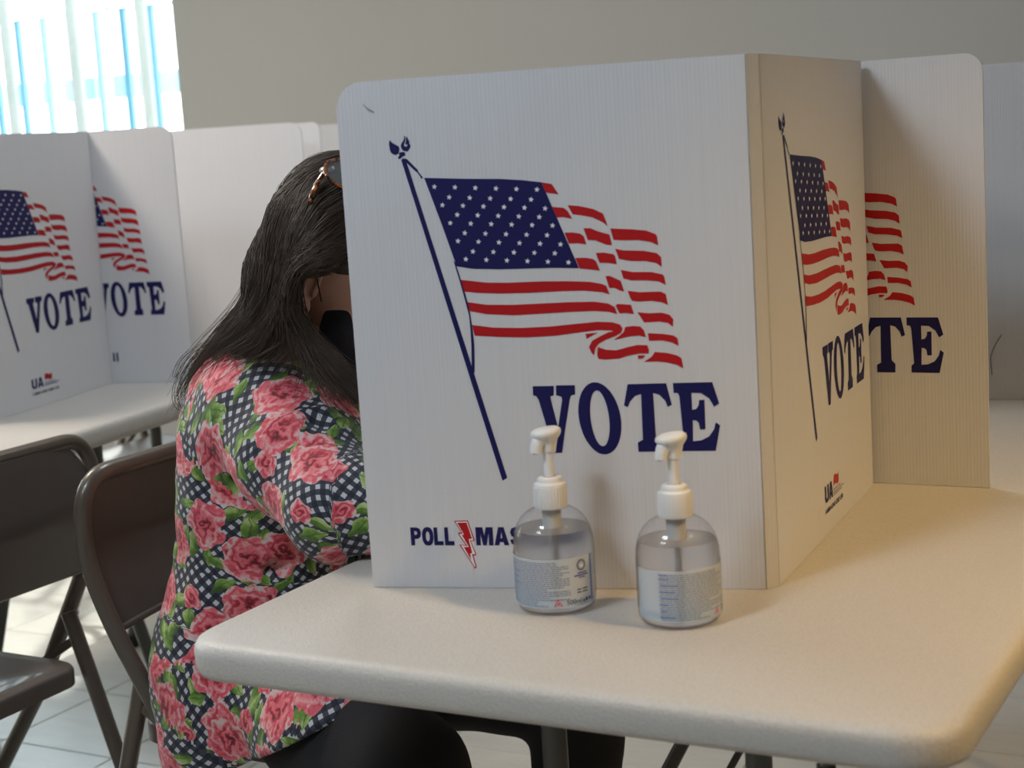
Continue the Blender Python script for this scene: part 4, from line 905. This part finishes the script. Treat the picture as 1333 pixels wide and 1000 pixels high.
# hem plane through two points on the near thigh and the lateral direction
ha = np.array((-0.3550, 1.9479, 0.4473)); hb = np.array((-0.2090, 1.8996, 0.5282)); nn = np.cross(hb-ha, lat); nn /= np.linalg.norm(nn)
if nn[2] > 0: nn = -nn
hem = (X-ha[0])*nn[0]+(Y-ha[1])*nn[1]+(Z_-ha[2])*nn[2]
hem = np.minimum(hem, .36-Z_+.0*X)*0+hem
low = .365+0*X+0*Y-Z_
hem2 = np.where(rel < -.22, low, hem)
bf.d = np.maximum(bf.d, np.minimum(hem, .9)+.0) if False else np.maximum(bf.d, np.minimum(np.maximum(hem, low), 1).astype(np.float32))
V, Fc = surface(bf); V = relax(V, Fc, 2)
def cloth_mat():
    m, b, P, out = base_mat('rose_print_cloth')
    uv = b.n('ShaderNodeUVMap').outputs[0]
    ws = b.noise(uv, 14, 2)[1]; wv = b.n('ShaderNodeVectorMath', operation='MULTIPLY_ADD'); b.put(wv.inputs[0], ws); wv.inputs[1].default_value = (.012, .012, 0); b.put(wv.inputs[2], uv)
    mp = b.n('ShaderNodeMapping'); b.put(mp.inputs[0], wv.outputs[0]); mp.inputs['Rotation'].default_value = (0, 0, math.radians(38))
    s_ = b.n('ShaderNodeSeparateXYZ'); b.put(s_.inputs[0], mp.outputs[0])
    def stripe(v): return b.m('GREATER_THAN', b.m('SINE', b.m('MULTIPLY', v, 2*PI/.0118)), .12)
    fx, fy = stripe(s_.outputs[0]), stripe(s_.outputs[1])
    both = b.m('MULTIPLY', fx, fy); any_ = b.m('MAXIMUM', fx, fy)
    c = b.mix(any_, (.006, .008, .018, 1), (.030, .034, .055, 1)); c = b.mix(both, c, (.50, .50, .51, 1))
    def flowers(scale, rnd, seed, warp):
        sh_ = b.n('ShaderNodeVectorMath', operation='ADD'); b.put(sh_.inputs[0], uv); sh_.inputs[1].default_value = (seed, seed*1.7, 0)
        vo = b.n('ShaderNodeTexVoronoi', voronoi_dimensions='2D'); b.put(vo.inputs['Vector'], sh_.outputs[0]); vo.inputs['Scale'].default_value = scale; vo.inputs['Randomness'].default_value = rnd
        df = b.n('ShaderNodeVectorMath', operation='SUBTRACT'); b.put(df.inputs[0], sh_.outputs[0]); b.put(df.inputs[1], vo.outputs['Position'])
        nz = b.noise(sh_.outputs[0], warp, 2)[1]; d2 = b.n('ShaderNodeVectorMath', operation='MULTIPLY_ADD'); b.put(d2.inputs[0], nz); d2.inputs[1].default_value = (.016, .016, 0); b.put(d2.inputs[2], df.outputs[0])
        d3 = b.n('ShaderNodeVectorMath', operation='SUBTRACT'); b.put(d3.inputs[0], d2.outputs[0]); d3.inputs[1].default_value = (.008, .008, 0)
        sp2 = b.n('ShaderNodeSeparateXYZ'); b.put(sp2.inputs[0], d3.outputs[0]); sc2 = b.n('ShaderNodeSeparateColor'); b.put(sc2.inputs[0], vo.outputs['Color'])
        return sp2.outputs[0], sp2.outputs[1], sc2.outputs[0], sc2.outputs[1], sh_.outputs[0]
    # leaves first
    for scale, seed, a_, b2_ in ((15.5, .31, .0185, .0085), (17.0, 2.1, .0165, .0078), (14.0, 4.4, .019, .0092), (18.0, 6.2, .015, .0075)):
        x, y, r0, r1, vv = flowers(scale, .85, seed, 45)
        an_ = b.m('MULTIPLY', r0, 6.28); cs, sn = b.m('COSINE', an_), b.m('SINE', an_)
        lx = b.m('ADD', b.m('MULTIPLY', x, cs), b.m('MULTIPLY', y, sn)); ly = b.m('SUBTRACT', b.m('MULTIPLY', y, cs), b.m('MULTIPLY', x, sn))
        # pointed leaf: |ly| < b*(1-(lx/a)^2)
        wdt = b.m('MULTIPLY', b.m('SUBTRACT', 1.0, b.m('POWER', b.m('ABSOLUTE', b.m('DIVIDE', lx, a_)), 1.7)), b2_)
        mk = b.m('GREATER_THAN', wdt, b.m('ABSOLUTE', ly))
        sh2 = b.m('ADD', b.m('MULTIPLY', b.m('ADD', b.m('DIVIDE', ly, b2_), b.m('DIVIDE', lx, a_)), .22), b.noise(vv, 70, 3)[0])
        lc = b.ramp(sh2, [(.2, (.025, .065, .006)), (.5, (.12, .24, .028)), (.75, (.34, .44, .14)), (.95, (.52, .54, .38))])
        vein = b.m('LESS_THAN', b.m('ABSOLUTE', ly), .0006); lc = b.mix(b.m('MULTIPLY', vein, .7), lc, (.03, .07, .01, 1))
        c = b.mix(mk, c, lc)
    # roses: three sizes with folded petals
    for scale, seed, R_ in ((11.0, 7.7, .0140), (9.4, .9, .0265), (9.0, 5.2, .0280)):
        x, y, r0, r1, vv = flowers(scale, .62, seed, 38)
        yy_ = b.m('MULTIPLY', y, .86)
        rr = b.m('SQRT', b.m('ADD', b.m('MULTIPLY', x, x), b.m('MULTIPLY', yy_, yy_))); th_ = b.m('ARCTAN2', yy_, x)
        lob = b.m('SINE', b.m('ADD', b.m('MULTIPLY', th_, 5.0), b.m('MULTIPLY', r0, 6.28)))
        edge = b.m('MULTIPLY', b.m('ADD', 1.0, b.m('MULTIPLY', lob, .10)), R_)
        mk = b.m('LESS_THAN', rr, edge)
        rel_ = b.m('DIVIDE', rr, R_)
        sw = b.m('SINE', b.m('ADD', b.m('ADD', b.m('MULTIPLY', th_, 1.0), b.m('MULTIPLY', rel_, 9.0)), b.m('MULTIPLY', b.noise(vv, 75, 2)[0], 17.0)))
        tone = b.m('ADD', b.m('ADD', b.m('MULTIPLY', sw, .20), b.m('MULTIPLY', rel_, .42)), b.m('MULTIPLY', b.noise(vv, 120, 3)[0], .42))
        rc = b.ramp(tone, [(.10, (.10, .004, .010)), (.26, (.40, .022, .040)), (.42, (.62, .090, .120)), (.60, (.66, .17, .19)), (.74, (.62, .38, .36)), (.90, (.56, .53, .50))])
        c = b.mix(mk, c, rc)
    b.put(P.inputs['Base Color'], c); P.inputs['Roughness'].default_value = .75; P.inputs['Sheen Weight'].default_value = .15
    b.put(P.inputs['Normal'], b.bump(b.noise(uv, 55, 3, .6)[0], .55, .004)); return m
M_cloth = cloth_mat()
bl = np_mesh('blouse', V, Fc, M_cloth, woman)
def bone_uv(P_):
    """cylindrical cloth coordinates round the nearest bone"""
    bones = []
    segs = [('t', cen[i], cen[i+1]) for i in range(len(cen)-1)]
    tl = 0
    best = np.full(len(P_), 9.); U = np.zeros((len(P_), 2))
    def run(pts, rr, rads, refdir, off):
        nonlocal best, U
        acc_ = 0; pts = [np.array(p_) for p_ in pts]
        for i in range(len(pts)-1):
            a_, b_ = pts[i], pts[i+1]; d_ = b_-a_; L_ = np.linalg.norm(d_); t = np.clip((P_-a_)@d_/L_**2, 0, 1)
            q_ = P_-(a_+t[:, None]*d_); dist = np.linalg.norm(q_, axis=1)-(rads[i]+(rads[i+1]-rads[i])*t)
            dn = d_/L_; rx = np.array(refdir)-dn*(np.array(refdir)@dn); rx /= np.linalg.norm(rx); ry = np.cross(dn, rx)
            an_ = np.arctan2(q_@ry, q_@rx); m_ = dist < best
            best = np.where(m_, dist, best); s_ = (P_-a_)@dn
            U[m_] = np.stack([an_*rr+off, acc_+s_], 1)[m_]
            acc_ += L_
    run(cen, .155, [r_+.055 for r_ in rad], (-.46, -.885, 0), 0)
    run(sN, .066, [.083, .078, .060, .052, .050], (-.5, -.8, .3), 1.3)
    run([(-.36, 2.11, .50), (-.22, 1.98, .475), (-.12, 1.90, .46)], .125, [.135, .118, .105], (-.5, -.8, .3), 4.1)
    run(sF, .066, [.080, .072, .058, .048], (-.5, .8, .3), 2.6)
    return U
me = bl.data; n_p = len(me.polygons)
lv = np.zeros(len(me.loops), np.int32); me.loops.foreach_get('vertex_index', lv); vc = np.zeros(len(me.vertices)*3, np.float32); me.vertices.foreach_get('co', vc); vc = vc.reshape(-1, 3).astype(float)
UV = bone_uv(vc)[lv].reshape(n_p, -1, 2)
u0 = UV[:, :1, :]; bad = np.abs(UV-u0).max(axis=(1, 2)) > .05
UV[bad] = UV[bad][:, :1, :]
ul = me.uv_layers.new(name='uv'); ul.data.foreach_set('uv', UV.reshape(-1, 2).astype(np.float32).ravel())

# mask
mf = Field(hp(.05, 0, -.07)-.12, hp(.05, 0, -.07)+.12, .0028)
mf.ell(hp(.030, 0, -.060), (.066, .060, .074), HB, .01); mf.ell(hp(.052, 0, -.106), (.036, .034, .028), HB, .02); mf.cone(hp(.088, 0, -.040), hp(.116, 0, -.060), .012, .014, .02)
X, Y, Z_ = mf.coords()
lf = (X-Hc[0])*Fh[0]+(Y-Hc[1])*Fh[1]+(Z_-Hc[2])*Fh[2]; lu = (X-Hc[0])*Uh[0]+(Y-Hc[1])*Uh[1]+(Z_-Hc[2])*Uh[2]
inner = mf.d+.004
cut = np.maximum(np.maximum(.016-lf, lu+.030-(lf-.03)*.1), -.135-lu)
mf.d = np.maximum(np.maximum(mf.d-.003, -inner), cut.astype(np.float32))
V, Fc = surface(mf); V = relax(V, Fc, 1); np_mesh('face_mask', V, Fc, M_mask, woman)
for sg in (-1, 1):
    q = MB(); q.tube(smooth_path([hp(.014, sg*.072, -.046), hp(.006, sg*.078, -.028), hp(-.006, sg*.082, -.010), hp(-.020, sg*.080, -.026), hp(-.012, sg*.080, -.060), hp(.026, sg*.060, -.100)], 5), .0009, 6)
    e = q.build('mask_strap', M_mask, woman); e.location = -woman.location

# hair
def hair_mat():
    m, b, P, out = base_mat('dark_brown_hair')
    hi = b.n('ShaderNodeHairInfo') if False else None
    tc = b.n('ShaderNodeTexCoord').outputs['Object']; nz = b.noise(tc, 90, 3)[0]; n2 = b.noise(tc, 9, 2)[0]
    c = b.mix(nz, (.010, .008, .006, 1), (.058, .037, .025, 1)); c = b.mix(b.m('MULTIPLY', n2, .5), c, (.078, .052, .036, 1))
    b.put(P.inputs['Base Color'], c); P.inputs['Roughness'].default_value = .5; P.inputs['Specular IOR Level'].default_value = .28; return m
M_hair = hair_mat()
GD = [
 [(-0.1912, 2.0818, 1.1896), (-0.2297, 2.1018, 1.1879), (-0.2660, 2.1277, 1.1590), (-0.2922, 2.1397, 1.1049), (-0.3112, 2.1414, 1.0502), (-0.3363, 2.1439, 1.0005), (-0.3674, 2.1380, 0.9620), (-0.4005, 2.1321, 0.9236)],
 [(-0.1874, 2.0416, 1.1909), (-0.2312, 2.0506, 1.1839), (-0.2707, 2.0658, 1.1514), (-0.2946, 2.0687, 1.1041), (-0.3109, 2.0715, 1.0559), (-0.3388, 2.0842, 1.0069), (-0.3745, 2.0984, 0.9673), (-0.4093, 2.1017, 0.9234), (-0.4242, 2.0950, 0.8795)],
 [(-0.1832, 1.9899, 1.1838), (-0.2281, 1.9771, 1.1665), (-0.2546, 1.9652, 1.1214), (-0.2750, 1.9719, 1.0664), (-0.2986, 1.9942, 1.0138), (-0.3389, 2.0285, 0.9737), (-0.3794, 2.0535, 0.9385), (-0.4111, 2.0680, 0.9013)],
 [(-0.1808, 1.9463, 1.1634), (-0.2146, 1.9233, 1.1454), (-0.2372, 1.9020, 1.1055), (-0.2509, 1.9103, 1.0606), (-0.2688, 1.9335, 1.0136), (-0.2947, 1.9539, 0.9821), (-0.3336, 1.9856, 0.9577), (-0.3709, 2.0215, 0.9278)],
 [(-0.1764, 1.9112, 1.1327), (-0.2006, 1.8887, 1.1174), (-0.2248, 1.8798, 1.0927), (-0.2461, 1.8846, 1.0580), (-0.2563, 1.8929, 1.0127), (-0.2528, 1.9036, 0.9838), (-0.2678, 1.9116, 0.9699), (-0.2876, 1.9147, 0.9569)],
 [(-0.1720, 1.9028, 1.1104), (-0.1929, 1.8856, 1.0975), (-0.2161, 1.8731, 1.0820), (-0.2432, 1.8743, 1.0569), (-0.2515, 1.8782, 1.0158), (-0.2313, 1.8772, 0.9766), (-0.2113, 1.8567, 0.9421), (-0.1806, 1.8271, 0.9134)],
 [(-0.1627, 1.9051, 1.0926), (-0.1853, 1.8887, 1.0843), (-0.2093, 1.8722, 1.0763), (-0.2353, 1.8692, 1.0693), (-0.2467, 1.8855, 1.0309), (-0.2439, 1.8903, 0.9958), (-0.2151, 1.8750, 0.9623), (-0.1722, 1.8382, 0.9200)],
]
hf = Field((-.52, 1.78, .80), (.02, 2.30, 1.24), .0036)
hf.ell(Hc, (.106, .0865, .110), HB, .01)
X, Y, Z_ = hf.coords()
lf = (X-Hc[0])*Fh[0]+(Y-Hc[1])*Fh[1]+(Z_-Hc[2])*Fh[2]; lu = (X-Hc[0])*Uh[0]+(Y-Hc[1])*Uh[1]+(Z_-Hc[2])*Uh[2]; lsd = np.abs((X-Hc[0])*Sh[0]+(Y-Hc[1])*Sh[1]+(Z_-Hc[2])*Sh[2])
facecut = .012-np.maximum(np.maximum(.050+.25*np.clip(lu, -.1, .1)-lf, lu-.055), -9)          # carve out the face
hf.d = np.maximum(hf.d, (-np.maximum(np.maximum(.058+.45*np.clip(lu, -.03, .08)-lf, lu-.058), -9.)).astype(np.float32))
hf.d = np.maximum(hf.d, (-(np.maximum(np.maximum(-.018-lf+.0*lu, lu+.006-.35*np.clip(lf-.02, 0, .06)), .0-lsd))).astype(np.float32))   # clear of ear and cheek
rr_ = [.010, .020, .024, .026, .028, .026, .020, .012, .004]
for gi, g in enumerate(GD):
    m_ = (1, 1, 1, .85, .55, .5, .35)[gi]
    pts = [np.array(g[i])+(np.array([.013, .020, -.004])*m_ if gi > 1 else np.array([.040, .006, -.016])*(1 if i < 5 else .6)) for i in range(1, len(g))]
    hf.chain(pts, [rr_[i+1]*m_ if i+1 < len(g)-1 else .004 for i in range(len(pts))], .015)
# nape mass that links head and back
hf.chain([hp(-.055, 0, 0), hp(-.080, 0, -.06), (-.296, 2.10, .955), (-.315, 2.105, .92)], [.066, .044, .034, .022], .03)
hf.chain([hp(-.03, -.070, .03), hp(-.045, -.078, -.05), (-.262, 2.165, .955), (-.285, 2.225, .925)], [.024, .024, .022, .012], .02)
X, Y, Z_ = hf.coords(); hf.d += (.0022*wob(X, Y, Z_, 21, 130)).astype(np.float32)
ls_ = (X-Hc[0])*Sh[0]+(Y-Hc[1])*Sh[1]+(Z_-Hc[2])*Sh[2]
hf.d = np.maximum(hf.d, (-np.maximum(np.maximum(-.038-lf, lu+.006-.35*np.clip(lf-.02, 0, .06)), np.maximum(-.080-lu, .030-ls_))).astype(np.float32))
V, Fc = surface(hf); V = relax(V, Fc, 2); np_mesh('hair', V, Fc, M_hair, woman)
GX, GY, GZ = np.gradient(np.clip(hf.d, -.04, .04), hf.h)
def hug(pts, lift):
    P_ = np.array([tuple(q_) for q_ in pts]); keep = np.ones(len(P_), bool)
    for _ in range(5):
        ii = np.round((P_-hf.lo)/hf.h).astype(int); ok = ((ii >= 0) & (ii < hf.n)).all(1); ii = np.clip(ii, 0, hf.n-1); ii = tuple(ii.T)
        d_ = hf.d[ii]; g_ = np.stack([GX[ii], GY[ii], GZ[ii]], 1); g_ /= np.linalg.norm(g_, axis=1)[:, None]+1e-6
        push = np.where(ok & (d_ < lift) & (d_ > -.035), lift-d_, 0); P_ = P_+g_*push[:, None]*.8
    return [Vector(q_) for q_ in P_]
# strands
GS = [[Vector(q_) for q_ in smooth_path(g, 4)] for g in GD]
def resamp(g, n=26):
    L_ = [0]
    for i in range(1, len(g)): L_.append(L_[-1]+(g[i]-g[i-1]).length)
    out_ = []
    for k in range(n):
        s_ = L_[-1]*k/(n-1); j = max(0, min(len(g)-2, int(np.searchsorted(L_, s_))-1)); t = (s_-L_[j])/max(1e-9, L_[j+1]-L_[j]); out_.append(g[j].lerp(g[j+1], min(1, max(0, t))))
    return out_
GS = [resamp(g) for g in GS]
cu = bpy.data.curves.new('hair_strands', 'CURVE'); cu.dimensions = '3D'; cu.bevel_depth = .00045; cu.bevel_resolution = 0; cu.use_fill_caps = False
rg = random.Random(5)
def strand(pts, rads):
    s_ = cu.splines.new('POLY'); s_.points.add(len(pts)-1)
    for i, q_ in enumerate(pts): s_.points[i].co = (*q_, 1); s_.points[i].radius = rads[i]
for k in range(4200):
    t = rg.random()*(len(GS)-1); i = min(int(t), len(GS)-2); f = t-i
    base = [a.lerp(b_, f) for a, b_ in zip(GS[i], GS[i+1])]
    j = Vector((rg.gauss(0, .003), rg.gauss(0, .003), rg.gauss(0, .003))); ph = rg.random()*6; am = rg.uniform(.0005, .0035); en = int(rg.uniform(.62, 1.0)*26) if rg.random() < .75 else 26
    tip = Vector((rg.gauss(0, .012), rg.gauss(0, .012), rg.gauss(0, .010)))
    out_ = Vector((-.35, -.85, .3))*rg.uniform(-.003, .0055)
    pts = [q_+j+out_+Vector((math.sin(n_*.45+ph), math.cos(n_*.37+ph), math.sin(n_*.3+ph*2)))*am*min(1, n_/8)+tip*(n_/25)**2.2 for n_, q_ in enumerate(base[:en])]
    pts = hug(pts, abs(rg.gauss(.0006, .0012)))
    w_ = rg.uniform(.7, 1.3); strand(pts, [w_*(1-.75*(n_/en)**3) for n_ in range(en)])
# fly-away hairs on top and a few loose curls at the shoulder
for k in range(70):
    i = rg.choice((0, 1, 1, 1, 2)); a0 = rg.randint(1, 8); ln_f = rg.randint(7, 14); base = GS[i][a0:a0+ln_f]
    up_ = Vector((-.5, -.1, .7)).normalized()
    pts = [q_+up_*(.003+rg.random()*.001+.010*math.sin(PI*n_/len(base))*rg.uniform(.3, 1)) for n_, q_ in enumerate(base)]
    strand(pts, [.45]*len(pts))
loops = [[(-0.3913, 2.0871, 0.9597), (-0.4099, 2.0854, 0.9491), (-0.4250, 2.0829, 0.9322), (-0.4355, 2.0792, 0.9082), (-0.4358, 2.0762, 0.8885), (-0.4253, 2.0749, 0.8799), (-0.4132, 2.0775, 0.8969)],
         [(-0.4011, 2.0826, 0.9307), (-0.4140, 2.0805, 0.9167), (-0.4232, 2.0776, 0.8976), (-0.4202, 2.0753, 0.8826), (-0.4099, 2.0759, 0.8869)], [(-0.3929, 2.0879, 0.9648), (-0.4156, 2.0861, 0.9534), (-0.4285, 2.0841, 0.9403), (-0.4356, 2.0815, 0.9230)]]
for g in loops:
    for k in range(4):
        j = Vector((rg.gauss(0, .002), rg.gauss(0, .002), rg.gauss(0, .0015)))
        pts = [q_+j for q_ in smooth_path(g, 5)]; strand(pts, [.8]*len(pts))
ho = bpy.data.objects.new('hair_strands', cu); COL.objects.link(ho); cu.materials.append(M_hair)
dg = bpy.context.evaluated_depsgraph_get(); hm = bpy.data.meshes.new_from_object(ho.evaluated_get(dg)); bpy.data.objects.remove(ho)
hm.name = 'hair_strands'; hs_ = bpy.data.objects.new('hair_strands', hm); COL.objects.link(hs_); hs_.parent = woman; hs_.location = -woman.location; hs_['kind'] = 'stuff'

# ------------------------------------------------------------------ sunglasses pushed up on the hair
def tort():
    m, b, P, out = base_mat('tortoiseshell_plastic')
    tc = b.n('ShaderNodeTexCoord').outputs['Object']; f = b.noise(tc, 190, 2)[0]
    b.put(P.inputs['Base Color'], b.ramp(f, [(.40, (.012, .006, .003)), (.50, (.16, .035, .006)), (.62, (.42, .12, .02))])); P.inputs['Roughness'].default_value = .12; P.inputs['Coat Weight'].default_value = .5; return m
M_tort = tort(); M_lens = mat('grey_sunglass_lens', (.16, .17, .18), .06, coat=1, Alpha=.6); M_chrome = mat('bright_hinge_metal', (.97, .97, .98), .30, metal=1)
hx = Vector((-0.2049, 1.9228, 1.1755))
sg_ = empty('sunglasses', tuple(hx)); tag(sg_, 'tortoiseshell sunglasses pushed up on the seated person\'s dark hair', 'sunglasses')
cross = -Vector(Sh); bdir = Vector((Fh*.86-Uh*.50)); bdir.normalize()
mirror = Vector(Hc)
def mir(v): d_ = (v-mirror).dot(Vector(Sh)); return v-Vector(Sh)*2*d_
lc0 = Vector((-0.1736, 1.9321, 1.1697)); LA_ = Vector((-0.1452, 1.9615, 1.1636))-lc0; LB_ = Vector((-0.1692, 1.9194, 1.1526))-lc0
for side in (0, 1):
    fm = (lambda v: v) if side == 0 else mir
    ring = [fm(lc0+LA_*math.cos(a)+LB_*math.sin(a)*(1-.15*math.cos(a))) - hx for a in [k*2*PI/28 for k in range(29)]]
    q = MB(); q.tube(ring, .0021, 8, cap=False); q.build('lens_rim', M_tort, sg_)
    q = MB(); q.loft([[v*1 for v in ring[:-1]]], False, False); nrm = Vector(np.cross(LA_.normalized(), LB_.normalized()))*.0007
    q = MB(); q.loft([[v+nrm for v in ring[:-1]], [v-nrm for v in ring[:-1]]], True, True); q.build('lens', M_lens, sg_, smooth=False)
    tp_ = smooth_path([fm(Vector(v))-hx for v in (hx, (-0.2123, 1.9162, 1.1653), (-0.2171, 1.9023, 1.1535), (-0.2224, 1.9098, 1.1428), (-0.2300, 1.9363, 1.1313))], 4)
    q = MB(); q.tube(tp_, [.0034]*5+[.0040]*(len(tp_)-5), 8, flat=.7); q.build('temple_arm', M_tort, sg_)
    q = MB()
    for dd, ax_ in ((Vector((-.001, -.004, .003)), .0046), (Vector((.009, -.003, .003)), .0046)):
        c_ = fm(hx+dd)-hx; n = 12; a1_ = Vector((.95, -.2, .25)).normalized(); a2_ = Vector((0, .3, .9)).normalized(); a3_ = a1_.cross(a2_)
        q.loft([[c_+a1_*math.cos(k*2*PI/n)*ax_*s_+a2_*math.sin(k*2*PI/n)*.0034*s_+a3_*h_ for k in range(n)] for s_, h_ in ((.3, -.0022), (.8, -.0015), (1, 0), (.8, .0015), (.3, .0022))], True, True)
    q.build('hinge_plate', M_chrome, sg_)
q = MB(); b0 = lc0+LA_*.95-hx; b1_ = mir(lc0+LA_*.95)-hx; q.tube(smooth_path([b0, (b0+b1_)/2+Vector((0, 0, .003)), b1_], 4), .0022, 8); q.build('bridge', M_tort, sg_)
bpy.context.view_layer.update()
